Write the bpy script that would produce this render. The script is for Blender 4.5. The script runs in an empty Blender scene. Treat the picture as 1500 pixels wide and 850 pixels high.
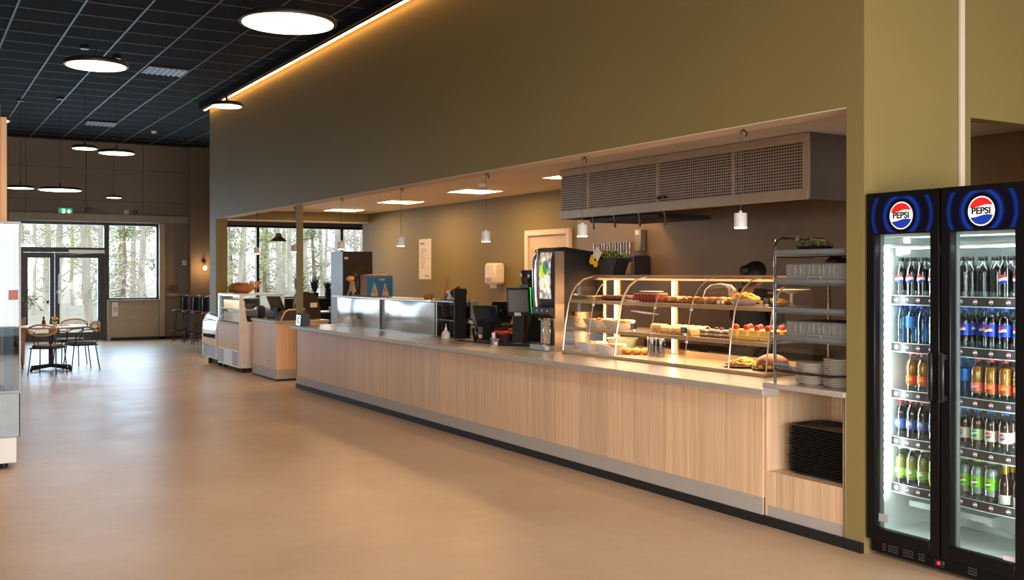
import bpy, bmesh, math, random
from mathutils import Vector, Matrix
R = math.radians
scene = bpy.context.scene
col = scene.collection
random.seed(7)

# ------------------------------------------------------------------ camera
cam_d = bpy.data.cameras.new('camera'); cam = bpy.data.objects.new('camera', cam_d); col.objects.link(cam)
cam.location = (0, 0, 1.6)
cam.rotation_euler = (R(90), 0, -math.atan(888/1500))
cam_d.sensor_fit = 'HORIZONTAL'; cam_d.sensor_width = 36.0; cam_d.lens = 36.0
cam_d.shift_y = -25/1500
cam_d.clip_start = 0.05; cam_d.clip_end = 300
scene.camera = cam

# ------------------------------------------------------------------ view, world, daylight
vs = scene.view_settings
scene.display_settings.display_device = 'sRGB'
vs.view_transform = 'Standard'; vs.look = 'None'; vs.exposure = 0.7; vs.gamma = 1.0; vs.use_curve_mapping = False
scene.cycles.use_denoising = True
scene.cycles.max_bounces = 10; scene.cycles.transparent_max_bounces = 24
scene.cycles.diffuse_bounces = 4; scene.cycles.glossy_bounces = 4; scene.cycles.transmission_bounces = 6
scene.cycles.sample_clamp_indirect = 4.0; scene.cycles.caustics_reflective = False; scene.cycles.caustics_refractive = False
world = bpy.data.worlds.new('overcast_sky'); scene.world = world; world.use_nodes = True
bg = world.node_tree.nodes['Background']
bg.inputs[0].default_value = (0.86, 0.93, 1.0, 1); bg.inputs[1].default_value = 1.25

def area_light(name, loc, rot, sx, sy, power, color, spread=180):
    d = bpy.data.lights.new(name, 'AREA'); d.shape = 'RECTANGLE'; d.size = sx; d.size_y = sy
    d.energy = power; d.color = color; d.spread = R(spread)
    o = bpy.data.objects.new(name, d); o.location = loc; o.rotation_euler = rot; col.objects.link(o); return o
# daylight entering by the windows of the front facade (behind the camera) and the far facade
area_light('daylight_front_facade', (1.5, -3.9, 1.75), (R(66), 0, 0), 8.0, 2.7, 400, (1.0, 0.95, 0.91), 125)
area_light('daylight_side_facade', (-4.9, -0.6, 1.75), (R(62), 0, R(-90)), 4.4, 2.7, 150, (1.0, 0.95, 0.92), 115)
area_light('daylight_far_facade', (3.7, 25.95, 1.6), (R(-90), 0, 0), 3.2, 2.2, 150, (0.52, 0.74, 1.0))
area_light('daylight_far_left', (-1.3, 25.95, 1.6), (R(-90), 0, 0), 6.2, 2.4, 75, (0.55, 0.76, 1.0))
area_light('daylight_far_seating', (9.0, 25.95, 1.9), (R(-90), 0, 0), 4.6, 1.8, 55, (0.9, 0.95, 1.0))

# ------------------------------------------------------------------ materials
def lin(c):
    return tuple((x/255/12.92 if x/255 <= .04045 else ((x/255+.055)/1.055)**2.4) for x in c) + (1,)
MATS = {}
def mat(name, rgb, rough=.5, metal=0.0, var=.06, scale=(8, 8, 8), bump=0.0, bscale=None, spec=.5, emit=None, estr=0, coat=0, trans=0, alpha=None):
    if name in MATS: return MATS[name]
    m = bpy.data.materials.new(name); m.use_nodes = True; nt = m.node_tree; N = nt.nodes; L = nt.links
    b = N['Principled BSDF']
    c = lin(rgb)
    tc = N.new('ShaderNodeTexCoord'); mp = N.new('ShaderNodeMapping'); mp.inputs['Scale'].default_value = scale
    L.new(tc.outputs['Object'], mp.inputs['Vector'])
    nz = N.new('ShaderNodeTexNoise'); nz.inputs['Scale'].default_value = 1.0; nz.inputs['Detail'].default_value = 4
    L.new(mp.outputs[0], nz.inputs['Vector'])
    rp = N.new('ShaderNodeValToRGB')
    rp.color_ramp.elements[0].position = .3; rp.color_ramp.elements[1].position = .7
    rp.color_ramp.elements[0].color = tuple(max(0, x*(1-var)) for x in c[:3]) + (1,)
    rp.color_ramp.elements[1].color = tuple(min(1, x*(1+var)) for x in c[:3]) + (1,)
    L.new(nz.outputs['Fac'], rp.inputs['Fac']); L.new(rp.outputs['Color'], b.inputs['Base Color'])
    b.inputs['Roughness'].default_value = rough; b.inputs['Metallic'].default_value = metal
    b.inputs['Specular IOR Level'].default_value = spec
    b.inputs['Coat Weight'].default_value = coat
    b.inputs['Transmission Weight'].default_value = trans
    if alpha is not None: b.inputs['Alpha'].default_value = alpha
    if emit:
        b.inputs['Emission Color'].default_value = lin(emit); b.inputs['Emission Strength'].default_value = estr
    if bump:
        bp = N.new('ShaderNodeBump'); bp.inputs['Strength'].default_value = bump; bp.inputs['Distance'].default_value = .01
        n2 = N.new('ShaderNodeTexNoise'); n2.inputs['Scale'].default_value = 1; n2.inputs['Detail'].default_value = 3
        mp2 = N.new('ShaderNodeMapping'); mp2.inputs['Scale'].default_value = bscale or tuple(s*4 for s in scale)
        L.new(tc.outputs['Object'], mp2.inputs['Vector']); L.new(mp2.outputs[0], n2.inputs['Vector'])
        L.new(n2.outputs['Fac'], bp.inputs['Height']); L.new(bp.outputs[0], b.inputs['Normal'])
    MATS[name] = m; return m
def glass(name, tint=(255, 255, 255), refl=.08, rough=.02, edge=5):
    if name in MATS: return MATS[name]
    m = bpy.data.materials.new(name); m.use_nodes = True; nt = m.node_tree; N = nt.nodes; L = nt.links
    N.remove(N['Principled BSDF'])
    t = N.new('ShaderNodeBsdfTransparent'); t.inputs[0].default_value = lin(tint)
    g = N.new('ShaderNodeBsdfGlossy'); g.inputs['Roughness'].default_value = rough
    lw = N.new('ShaderNodeLayerWeight'); lw.inputs['Blend'].default_value = .5
    pw = N.new('ShaderNodeMath'); pw.operation = 'POWER'; pw.inputs[1].default_value = edge; L.new(lw.outputs['Facing'], pw.inputs[0])
    ma = N.new('ShaderNodeMath'); ma.operation = 'MULTIPLY_ADD'; ma.inputs[1].default_value = .9; ma.inputs[2].default_value = refl
    L.new(pw.outputs[0], ma.inputs[0])
    ma.use_clamp = True
    mx = N.new('ShaderNodeMixShader'); L.new(ma.outputs[0], mx.inputs[0]); L.new(t.outputs[0], mx.inputs[1]); L.new(g.outputs[0], mx.inputs[2])
    L.new(mx.outputs[0], N['Material Output'].inputs[0])
    MATS[name] = m; return m
def wood(name, c1, c2, rough=.5, along='z', plank=0, plank_axis='Y', contrast=1.0, seam=(0.35)):
    """fine straight grain along one axis, and seams between boards"""
    if name in MATS: return MATS[name]
    m = bpy.data.materials.new(name); m.use_nodes = True; nt = m.node_tree; N = nt.nodes; L = nt.links
    b = N['Principled BSDF']; b.inputs['Roughness'].default_value = rough
    tc = N.new('ShaderNodeTexCoord'); mp = N.new('ShaderNodeMapping')
    s = {'z': (38, 38, .9), 'y': (38, .9, 38), 'x': (.9, 38, 38)}[along]
    mp.inputs['Scale'].default_value = s
    L.new(tc.outputs['Object'], mp.inputs['Vector'])
    nz = N.new('ShaderNodeTexNoise'); nz.inputs['Scale'].default_value = 1; nz.inputs['Detail'].default_value = 6; nz.inputs['Roughness'].default_value = .65
    L.new(mp.outputs[0], nz.inputs['Vector'])
    rp = N.new('ShaderNodeValToRGB'); rp.color_ramp.elements[0].position = .5-.2/contrast; rp.color_ramp.elements[1].position = .5+.2/contrast
    rp.color_ramp.elements[0].color = lin(c1); rp.color_ramp.elements[1].color = lin(c2)
    L.new(nz.outputs['Fac'], rp.inputs['Fac'])
    out = rp.outputs['Color']
    if plank:
        sx = N.new('ShaderNodeSeparateXYZ'); L.new(tc.outputs['Object'], sx.inputs[0])
        d = N.new('ShaderNodeMath'); d.operation = 'DIVIDE'; d.inputs[1].default_value = plank; L.new(sx.outputs[plank_axis], d.inputs[0])
        fl = N.new('ShaderNodeMath'); fl.operation = 'FLOOR'; L.new(d.outputs[0], fl.inputs[0])
        wn = N.new('ShaderNodeTexWhiteNoise'); wn.noise_dimensions = '1D'; L.new(fl.outputs[0], wn.inputs['W'])
        mr = N.new('ShaderNodeMapRange'); mr.inputs['To Min'].default_value = .90; mr.inputs['To Max'].default_value = 1.06; L.new(wn.outputs['Value'], mr.inputs[0])
        fr = N.new('ShaderNodeMath'); fr.operation = 'FRACT'; L.new(d.outputs[0], fr.inputs[0])
        lt = N.new('ShaderNodeMath'); lt.operation = 'LESS_THAN'; lt.inputs[1].default_value = .004/plank; L.new(fr.outputs[0], lt.inputs[0])
        sm = N.new('ShaderNodeMath'); sm.operation = 'MULTIPLY_ADD'; sm.inputs[1].default_value = -seam; sm.inputs[2].default_value = 1; L.new(lt.outputs[0], sm.inputs[0])
        mu = N.new('ShaderNodeMath'); mu.operation = 'MULTIPLY'; L.new(mr.outputs[0], mu.inputs[0]); L.new(sm.outputs[0], mu.inputs[1])
        vm = N.new('ShaderNodeVectorMath'); vm.operation = 'SCALE'; L.new(out, vm.inputs[0]); L.new(mu.outputs[0], vm.inputs['Scale']); out = vm.outputs[0]
    L.new(out, b.inputs['Base Color'])
    MATS[name] = m; return m

# walls and floor
olive = mat('olive_paint', (130, 114, 66), .62, var=.04, scale=(.7, .7, .7), bump=.08, bscale=(160, 160, 160))
farwall = mat('panel_paint', (130, 114, 98), .6, var=.05, scale=(.5, .5, 3))
ceilblack = mat('black_tile', (11, 11, 12), .9, var=.12, scale=(3, 3, 3), bump=.15, spec=.15)
tbar = mat('grey_grid_bar', (70, 66, 64), .5, var=.03)
ivory = mat('ivory_paint', (216, 200, 180), .6, var=.03)
graybase = mat('grey_plinth', (168, 160, 152), .45, var=.03)
blackrub = mat('black_rubber', (14, 14, 15), .6, var=.1)
black = mat('black_plastic', (16, 16, 18), .38, var=.1)
blackmat = mat('matt_black_metal', (20, 19, 19), .5, var=.1)
steel = mat('brushed_steel', (176, 172, 168), .28, 1.0, var=.07, scale=(2, 60, 60))
steelwall = mat('steel_cladding', (140, 116, 92), .45, .6, var=.08, scale=(60, 2, 2))
chrome = mat('chrome', (215, 213, 210), .12, 1.0, var=.02)
whitep = mat('white_plastic', (232, 230, 226), .35, var=.03)
whitepaint = mat('white_enamel', (222, 221, 218), .3, var=.03)
cream = mat('cream_door_paint', (226, 206, 180), .45, var=.03)
paper = mat('paper', (236, 226, 214), .7, var=.02)
ash = wood('ash_laminate', (200, 160, 122), (232, 200, 164), .42, 'z', .36, 'Y', .8)
ashx = wood('ash_laminate_plain', (200, 160, 122), (232, 200, 164), .42, 'z', contrast=.8)
pinewall = wood('pine_panel', (196, 146, 98), (224, 178, 130), .5, 'z', .14, 'X', .8)
stone = mat('grey_worktop', (170, 157, 145), .28, var=.06, scale=(30, 30, 30))
clear = glass('clear_glass', (250, 252, 251), .05)
winglass = glass('window_glass', (248, 251, 250), .05)
caseglass = glass('display_glass', (253, 251, 248), .05)

# ------------------------------------------------------------------ mesh building
class MB:
    def __init__(s): s.v = []; s.f = []; s.m = []; s.k = 0
    def M(s, k): s.k = k; return s
    def add(s, vs, fs):
        o = len(s.v); s.v += [tuple(p) for p in vs]
        for f in fs: s.f.append([i+o for i in f]); s.m.append(s.k)
        return s
    def box(s, x0, x1, y0, y1, z0, z1, b=0.0):
        if x0 > x1: x0, x1 = x1, x0
        if y0 > y1: y0, y1 = y1, y0
        if z0 > z1: z0, z1 = z1, z0
        b = min(b, (x1-x0)*.45, (y1-y0)*.45, (z1-z0)*.45)
        if b <= 0:
            vs = [(x, y, z) for x in (x0, x1) for y in (y0, y1) for z in (z0, z1)]
            return s.add(vs, [(0, 1, 3, 2), (4, 6, 7, 5), (0, 4, 5, 1), (2, 3, 7, 6), (0, 2, 6, 4), (1, 5, 7, 3)])
        vs = []; ix = {}
        for i in (0, 1):
            for j in (0, 1):
                for k in (0, 1):
                    c = ((x0, x1)[i], (y0, y1)[j], (z0, z1)[k]); sg = (1-2*i, 1-2*j, 1-2*k)
                    for a in range(3):
                        p = [c[q] + (0 if q == a else sg[q]*b) for q in range(3)]
                        ix[(i, j, k, a)] = len(vs); vs.append(p)
        fs = []
        for a in range(3):
            o = [q for q in range(3) if q != a]
            for side in (0, 1):
                f = []
                for (u, w) in ((0, 0), (1, 0), (1, 1), (0, 1)):
                    c = [0, 0, 0]; c[a] = side; c[o[0]] = u; c[o[1]] = w; f.append(ix[tuple(c)+(a,)])
                fs.append(f)
            for u in (0, 1):
                for w in (0, 1):
                    c0 = [0, 0, 0]; c0[o[0]] = u; c0[o[1]] = w; c1 = list(c0); c1[a] = 1
                    fs.append([ix[tuple(c0)+(o[0],)], ix[tuple(c0)+(o[1],)], ix[tuple(c1)+(o[1],)], ix[tuple(c1)+(o[0],)]])
        for i in (0, 1):
            for j in (0, 1):
                for k in (0, 1): fs.append([ix[(i, j, k, a)] for a in range(3)])
        return s.add(vs, fs)
    def obox(s, c, size, rot, b=0.0):
        t = MB(); x, y, z = size; t.box(-x/2, x/2, -y/2, y/2, -z/2, z/2, b)
        return s.merge(t, Matrix.Translation(c) @ rot.to_4x4())
    def merge(s, t, mx=None):
        o = len(s.v)
        s.v += [tuple(mx @ Vector(p)) if mx else p for p in t.v]
        for f, k in zip(t.f, t.m): s.f.append([i+o for i in f]); s.m.append(k if t.keep else s.k)
        return s
    keep = False
    def rings(s, rings, closed_u=True, cap0=True, cap1=True):
        n = len(rings[0]); vs = [p for r in rings for p in r]; fs = []
        for i in range(len(rings)-1):
            for j in range(n if closed_u else n-1):
                a = i*n+j; b2 = i*n+(j+1) % n; fs.append((a, b2, b2+n, a+n))
        if cap0: fs.append(tuple(range(n))[::-1])
        if cap1: fs.append(tuple((len(rings)-1)*n+j for j in range(n)))
        return s.add(vs, fs)
    def lathe(s, prof, c=(0, 0, 0), n=24, axis='z', sx=1, sy=1):
        rs = []
        for r, z in prof:
            ring = []
            for j in range(n):
                a = 2*math.pi*j/n; u, w = r*math.cos(a)*sx, r*math.sin(a)*sy
                p = {'z': (u, w, z), 'x': (z, u, w), 'y': (u, z, w)}[axis]
                ring.append((c[0]+p[0], c[1]+p[1], c[2]+p[2]))
            rs.append(ring)
        return s.rings(rs, True, prof[0][0] > 1e-5, prof[-1][0] > 1e-5)
    def cyl(s, p0, p1, r0, r1=None, n=12):
        return s.tube([p0, p1], [r0, r0 if r1 is None else r1], n)
    def tube(s, pts, r, n=8, closed=False):
        P = [Vector(p) for p in pts]; rr = r if isinstance(r, (list, tuple)) else [r]*len(P)
        rs = []; up = None
        for i, p in enumerate(P):
            if closed: t = (P[(i+1) % len(P)]-P[i-1])
            else: t = (P[min(i+1, len(P)-1)]-P[max(i-1, 0)])
            t.normalize()
            if up is None:
                up = Vector((0, 0, 1)) if abs(t.z) < .9 else Vector((1, 0, 0))
            a = t.cross(up)
            if a.length < 1e-4: a = t.cross(Vector((0, 1, 0)))
            a.normalize(); b2 = a.cross(t).normalized(); up = b2
            rs.append([tuple(p+(a*math.cos(2*math.pi*j/n)+b2*math.sin(2*math.pi*j/n))*rr[i]) for j in range(n)])
        if closed: rs.append(rs[0]); return s.rings(rs, True, False, False)
        return s.rings(rs)
    def prism(s, poly, axis, a0, a1):
        def P(u, w, a): return {'x': (a, u, w), 'y': (u, a, w), 'z': (u, w, a)}[axis]
        n = len(poly)
        vs = [P(u, w, a0) for u, w in poly]+[P(u, w, a1) for u, w in poly]
        fs = [tuple(range(n))[::-1], tuple(range(n, 2*n))]+[(i, (i+1) % n, (i+1) % n+n, i+n) for i in range(n)]
        return s.add(vs, fs)
    def ell(s, c, rx, ry, rz, n=14, m=8, jit=0, seed=0):
        rnd = random.Random(seed); rs = []
        for i in range(m+1):
            ph = math.pi*i/m; q = []
            for j in range(n):
                k = 1+(rnd.uniform(-jit, jit) if 0 < i < m else 0); a = 2*math.pi*j/n
                rad = max(math.sin(ph), .02)
                q.append((c[0]+rx*rad*math.cos(a)*k, c[1]+ry*rad*math.sin(a)*k, c[2]-rz*math.cos(ph)*k))
            rs.append(q)
        return s.rings(rs)
    def build(s, name, mats, parent=None, smooth=38, **props):
        me = bpy.data.meshes.new(name); me.from_pydata(s.v, [], s.f)
        mats = mats if isinstance(mats, (list, tuple)) else [mats]
        for m in mats: me.materials.append(m)
        me.polygons.foreach_set('material_index', s.m)
        bm = bmesh.new(); bm.from_mesh(me); bmesh.ops.recalc_face_normals(bm, faces=bm.faces); bm.to_mesh(me); bm.free()
        if smooth:
            me.polygons.foreach_set('use_smooth', [True]*len(me.polygons)); me.set_sharp_from_angle(angle=R(smooth))
        me.update()
        o = bpy.data.objects.new(name, me); col.objects.link(o)
        if parent: o.parent = parent
        for k, v in props.items(): o[k] = v
        return o
def tag(o, label=None, cat=None, group=None, kind=None):
    if label: o['label'] = label
    if cat: o['category'] = cat
    if group: o['group'] = group
    if kind: o['kind'] = kind
    return o
def thing(name, label, cat, loc=(0, 0, 0), rz=0, group=None):
    o = bpy.data.objects.new(name, None); col.objects.link(o); o.empty_display_size = .1
    o.location = loc; o.rotation_euler = (0, 0, rz)
    return tag(o, label, cat, group)
def struct(name, mb, m, label=None, parent=None, smooth=38):
    o = mb.build(name, m, parent, smooth)
    if not parent: o['kind'] = 'structure'
    if label: o['label'] = label
    return o
def dup(root, loc=None, rz=None, label=None, group=None, parent=None):
    r = root.copy(); col.objects.link(r)
    if loc is not None: r.location = loc
    if rz is not None: r.rotation_euler = (0, 0, rz)
    if label: r['label'] = label
    if group: r['group'] = group
    for ch in list(root.children):
        c = ch.copy(); col.objects.link(c); c.parent = r
        for g in list(ch.children):
            d = g.copy(); col.objects.link(d); d.parent = c
    return r
ORD = ['first', 'second', 'third', 'fourth', 'fifth', 'sixth', 'seventh', 'eighth', 'ninth', 'tenth', 'eleventh', 'twelfth', 'thirteenth',
       'fourteenth', 'fifteenth', 'sixteenth', 'seventeenth', 'eighteenth', 'nineteenth', 'twentieth', 'twenty-first', 'twenty-second', 'twenty-third', 'twenty-fourth']
def emitter(name, rgb, strength):
    return mat(name, rgb, .5, emit=rgb, estr=strength)
# ================================================================== SETTING
CZ = 4.68
def floor_mat():
    m = bpy.data.materials.new('tan_resin_floor'); m.use_nodes = True; nt = m.node_tree; N = nt.nodes; L = nt.links; b = N['Principled BSDF']
    tc = N.new('ShaderNodeTexCoord')
    def noise(sc, det, vec=None):
        n = N.new('ShaderNodeTexNoise'); n.inputs['Scale'].default_value = sc; n.inputs['Detail'].default_value = det
        L.new(vec or tc.outputs['Object'], n.inputs['Vector']); return n
    a = noise(.9, 6); c = noise(9, 5)
    mx = N.new('ShaderNodeMath'); mx.operation = 'MULTIPLY_ADD'; mx.inputs[1].default_value = .35; L.new(c.outputs['Fac'], mx.inputs[0]); L.new(a.outputs['Fac'], mx.inputs[2])
    rp = N.new('ShaderNodeValToRGB'); rp.color_ramp.elements[0].position = .45; rp.color_ramp.elements[1].position = .9
    rp.color_ramp.elements[0].color = lin((178, 148, 119)); rp.color_ramp.elements[1].color = lin((197, 168, 139))
    L.new(mx.outputs[0], rp.inputs['Fac']); L.new(rp.outputs['Color'], b.inputs['Base Color'])
    r = noise(2.5, 5); mr = N.new('ShaderNodeMapRange'); mr.inputs['To Min'].default_value = .30; mr.inputs['To Max'].default_value = .44; L.new(r.outputs['Fac'], mr.inputs[0]); L.new(mr.outputs[0], b.inputs['Roughness'])
    bn = noise(22, 3); bp = N.new('ShaderNodeBump'); bp.inputs['Strength'].default_value = .06; bp.inputs['Distance'].default_value = .02; L.new(bn.outputs['Fac'], bp.inputs['Height']); L.new(bp.outputs[0], b.inputs['Normal'])
    b.inputs['Specular IOR Level'].default_value = .5
    return m
struct('floor', MB().box(-5, 12.2, -4, 26, -.1, 0), floor_mat(), 'tan seamless resin floor with a soft sheen')

# suspended black ceiling with grey grid bars (one mesh)
c = MB().M(0).box(-5, 12.2, -4, 26, CZ, CZ+.06)
P_ = .655; c.M(1)
x = 1.1-P_*9
while x < 12: 
    c.box(x-.012, x+.012, -4, 26, CZ-.012, CZ+.01); x += P_
y = 13.1-P_*26
while y < 26:
    c.box(-5, 12.2, y-.005, y+.005, CZ-.006, CZ+.01); y += P_
struct('ceiling', c, [ceilblack, tbar], 'black suspended tile ceiling with a thin grey grid')

# green wall on the right: header above the serving opening, jamb and far end post
w = MB().box(4.70, 4.90, 4.127, 18.6, 2.564, 4.56).box(4.70, 4.90, 4.0, 4.127, .0, 4.56)
w.box(4.70, 4.90, 18.17, 18.6, 0, 2.564)
struct('wall_right', w, olive, 'olive green wall above the long serving opening')
struct('trim_1', MB().box(4.702, 4.898, 4.128, 18.17, 2.558, 2.5638), ivory, 'pale underside of the header over the counter')
struct('trim_2', MB().box(4.58, 4.90, 4.0, 18.9, 4.56, 4.68), ceilblack, 'black fascia between green wall and ceiling')
struct('column_1', MB().box(4.71, 4.785, 13.818, 13.895, 0, 2.558), olive, 'olive square post at the far end of the counter')
# end wall by the fridge, with a doorway
e = MB().box(4.90, 5.66, 4.0, 4.12, 0, CZ).box(5.66, 6.7, 4.0, 4.12, 2.56, CZ).box(6.7, 7.7, 4.0, 4.12, 0, CZ)
struct('wall_front', e, olive, 'olive wall behind the drinks fridge')
struct('trim_3', MB().box(5.535, 5.575, 3.975, 3.999, 0, CZ, .004), ivory, 'pale vertical strip on the olive wall above the fridge')
struct('wall_near_right', MB().box(7.0, 7.1, -4, 3.99, 0, CZ), olive)
# kitchen shell
struct('wall_back', MB().box(7.76, 7.9, 4.12, 18.9, 0, 2.75), olive, 'olive kitchen back wall')
struct('trim_4', MB().box(7.742, 7.758, 4.13, 11.35, .0, 2.74), steelwall, 'stainless wall cladding below the extractor hood')
struct('ceiling_kitchen', MB().box(4.9, 7.9, 4.12, 18.6, 2.75, 2.8), mat('kitchen_ceiling', (244, 236, 226), .7, var=.02), 'pale flat kitchen ceiling', )
struct('beam_1', MB().box(4.90, 12.2, 18.6, 18.9, 2.585, CZ), olive, 'olive bulkhead at the far end of the kitchen')
struct('trim_5', MB().box(4.90, 7.76, 18.592, 18.908, 2.565, 2.584), ivory)
struct('wall_kitchen_end', MB().box(7.9, 12.2, 18.6, 18.9, 0, 2.584), olive)
# far facade wall with openings: (door) 2.24-4.07 x 0-2.76, (window) 4.11-5.25 x .97-2.76, seating windows 6.68-11.6 x .95-2.79
fw = MB()
Y0, Y1 = 25.7, 25.95
def wb(x0, x1, z0, z1): fw.box(x0, x1, Y0, Y1, z0, z1)
wb(-5, -4.5, 0, CZ); wb(-4.5, 2.14, 0, .3); wb(-4.5, 2.14, 2.78, CZ); wb(2.14, 2.2, 0, CZ); wb(2.2, 5.28, 2.78, CZ); wb(4.09, 5.28, 0, .95); wb(5.28, 6.66, 0, CZ); wb(6.66, 11.7, 2.81, CZ); wb(6.66, 11.7, 0, .93); wb(11.7, 12.2, 0, CZ)
struct('wall_far', fw, farwall, 'grey brown panelled far wall')
pg = MB()
for xx in (2.35, 3.63, 4.9): pg.box(xx-.006, xx+.006, 25.692, 25.705, 2.98, CZ)
for zz in (3.3, 4.05): pg.box(-5, 5.96, 25.695, 25.704, zz-.004, zz+.004)
struct('trim_6', pg, mat('panel_joint', (70, 60, 52), .6), 'joints of the far wall panels')
struct('pillar_1', MB().box(5.96, 6.64, 25.45, 25.699, 0, CZ, .01), farwall, 'brown boxed pillar at the far wall')
tr = MB().box(2.0, 5.96, 25.62, 25.699, 2.80, 2.985, .01)
struct('trim_7', tr, mat('beige_trim', (150, 136, 120), .5), 'beige beam above the far door and window')
tr = MB().box(5.27, 5.40, 25.60, 25.699, .0, 2.80, .008).box(4.10, 5.27, 25.64, 25.699, 0, .93, .008).box(4.09, 4.16, 25.62, 25.7, 0, .96, .005).box(4.09, 5.30, 25.6, 25.7, .93, .965, .005)
struct('trim_8', tr, mat('beige_trim_light', (172, 154, 132), .5), 'beige window surround and apron panel')
struct('baseboard_far', MB().box(4.16, 5.96, 25.6, 25.639, 0, .07), blackrub)
struct('wall_far_left', MB().box(-5.2, -5, 11, 26, 0, .5).box(-5.2, -5, 11, 26, 2.95, CZ).box(-5.2, -5, 11, 20.6, .5, 2.95).box(-5.2, -5, 24.6, 26, .5, 2.95), farwall)
struct('wall_side_right', MB().box(12.2, 12.4, 18.6, 26, 0, CZ), farwall)
# unseen facades behind the camera: walls round the big windows that let the daylight in
fr_ = MB().box(-5.2, 7.1, -4.2, -4, 0, .35).box(-5.2, 7.1, -4.2, -4, 3.15, CZ).box(-5.2, -2.6, -4.2, -4, .35, 3.15).box(5.6, 7.1, -4.2, -4, .35, 3.15)
struct('wall_rear', fr_, farwall)
fl_ = MB().box(-5.2, -5, -4, 11, 0, .35).box(-5.2, -5, -4, 11, 3.15, CZ).box(-5.2, -5, -4, -2.9, .35, 3.15).box(-5.2, -5, 1.7, 11, .35, 3.15)
struct('wall_left', fl_, farwall)

# windows and the entrance door of the far facade
frame_m = mat('black_window_frame', (22, 20, 19), .4, var=.05)
def window(name, x0, x1, z0, z1, mull, label, fwid=.055):
    f = MB()
    f.box(x0, x1, 25.74, 25.86, z0, z0+fwid, .004).box(x0, x1, 25.74, 25.86, z1-fwid, z1, .004)
    f.box(x0, x0+fwid, 25.74, 25.86, z0+fwid, z1-fwid).box(x1-fwid, x1, 25.74, 25.86, z0+fwid, z1-fwid)
    for q in mull: f.box(q-.035, q+.035, 25.74, 25.86, z0+fwid, z1-fwid)
    o = struct(name, f, frame_m, label)
    struct('pane', MB().box(x0+.03, x1-.03, 25.795, 25.805, z0+.03, z1-.03), winglass, parent=o)
    return o
window('window_1', 4.09, 5.28, .95, 2.78, [], 'tall black framed window right of the entrance door')
window('window_2', 6.66, 11.7, .93, 2.81, [7.72, 9.98], 'wide black framed window band behind the kitchen')
window('window_4', -4.5, 2.14, .3, 2.78, [-2.4, -.3], 'wide window band left of the entrance door')
window('window_3', 2.2, 4.09, 2.14, 2.78, [], 'transom window above the entrance door')
d1 = MB().box(2.2, 2.30, 25.74, 25.88, 0, 2.14).box(4.0, 4.09, 25.74, 25.88, 0, 2.14).box(2.3, 4.0, 25.74, 25.88, 2.08, 2.14)
dr = struct('door_1', d1, frame_m, 'black double entrance door with large glass panes')
def leaf(x0, x1, z0, z1, name):
    f = MB().box(x0, x0+.1, 25.76, 25.85, z0, z1, .004).box(x1-.1, x1, 25.76, 25.85, z0, z1, .004).box(x0+.1, x1-.1, 25.76, 25.85, z1-.12, z1, .004).box(x0+.1, x1-.1, 25.76, 25.85, z0, z0+.2, .004)
    o = f.build(name, frame_m, dr)
    MB().box(x0+.09, x1-.09, 25.8, 25.81, z0+.18, z1-.1).build('pane', winglass, o)
    return o
leaf(2.3, 2.96, .01, 2.07, 'door_leaf'); l2 = leaf(2.97, 4.0, .01, 2.07, 'door_leaf')
MB().tube([(3.03, 25.76, .88), (3.03, 25.70, .9), (3.03, 25.69, .96), (3.03, 25.69, 1.5), (3.03, 25.70, 1.56), (3.03, 25.76, 1.58)], .014, 8).build('pull_handle', steel, dr)
MB().box(3.0, 3.06, 25.73, 25.765, 1.12, 1.2, .006).build('lock', steel, dr)
MB().box(3.25, 4.03, 25.66, 25.735, 2.06, 2.14, .008).build('door_closer', mat('silver_closer', (190, 186, 180), .35, .6), dr)
MB().tube([(3.6, 25.68, 2.05), (3.3, 25.62, 2.03), (2.9, 25.72, 2.05)], .012, 6).build('closer_arm', steel, dr)
# baseboard at the end of the pilaster
struct('baseboard_right', MB().box(4.68, 4.6995, 4.0, 4.127, 0, .06), blackrub)

# light strip along the top of the green wall
ls = thing('light_strip', 'long warm light line along the top of the olive wall', 'light strip', (4.64, 4.2, 4.53))
MB().box(-.016, .02, 0, 13.4, .012, .029).box(-.016, .02, 13.5, 14.55, .012, .029).build('profile', blackmat, ls)
MB().box(-.012, .016, 0, 13.4, .0, .012).box(-.012, .016, 13.52, 14.55, .0, .012).build('diffuser', emitter('warm_led_strip', (255, 186, 100), 12), ls)

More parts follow.
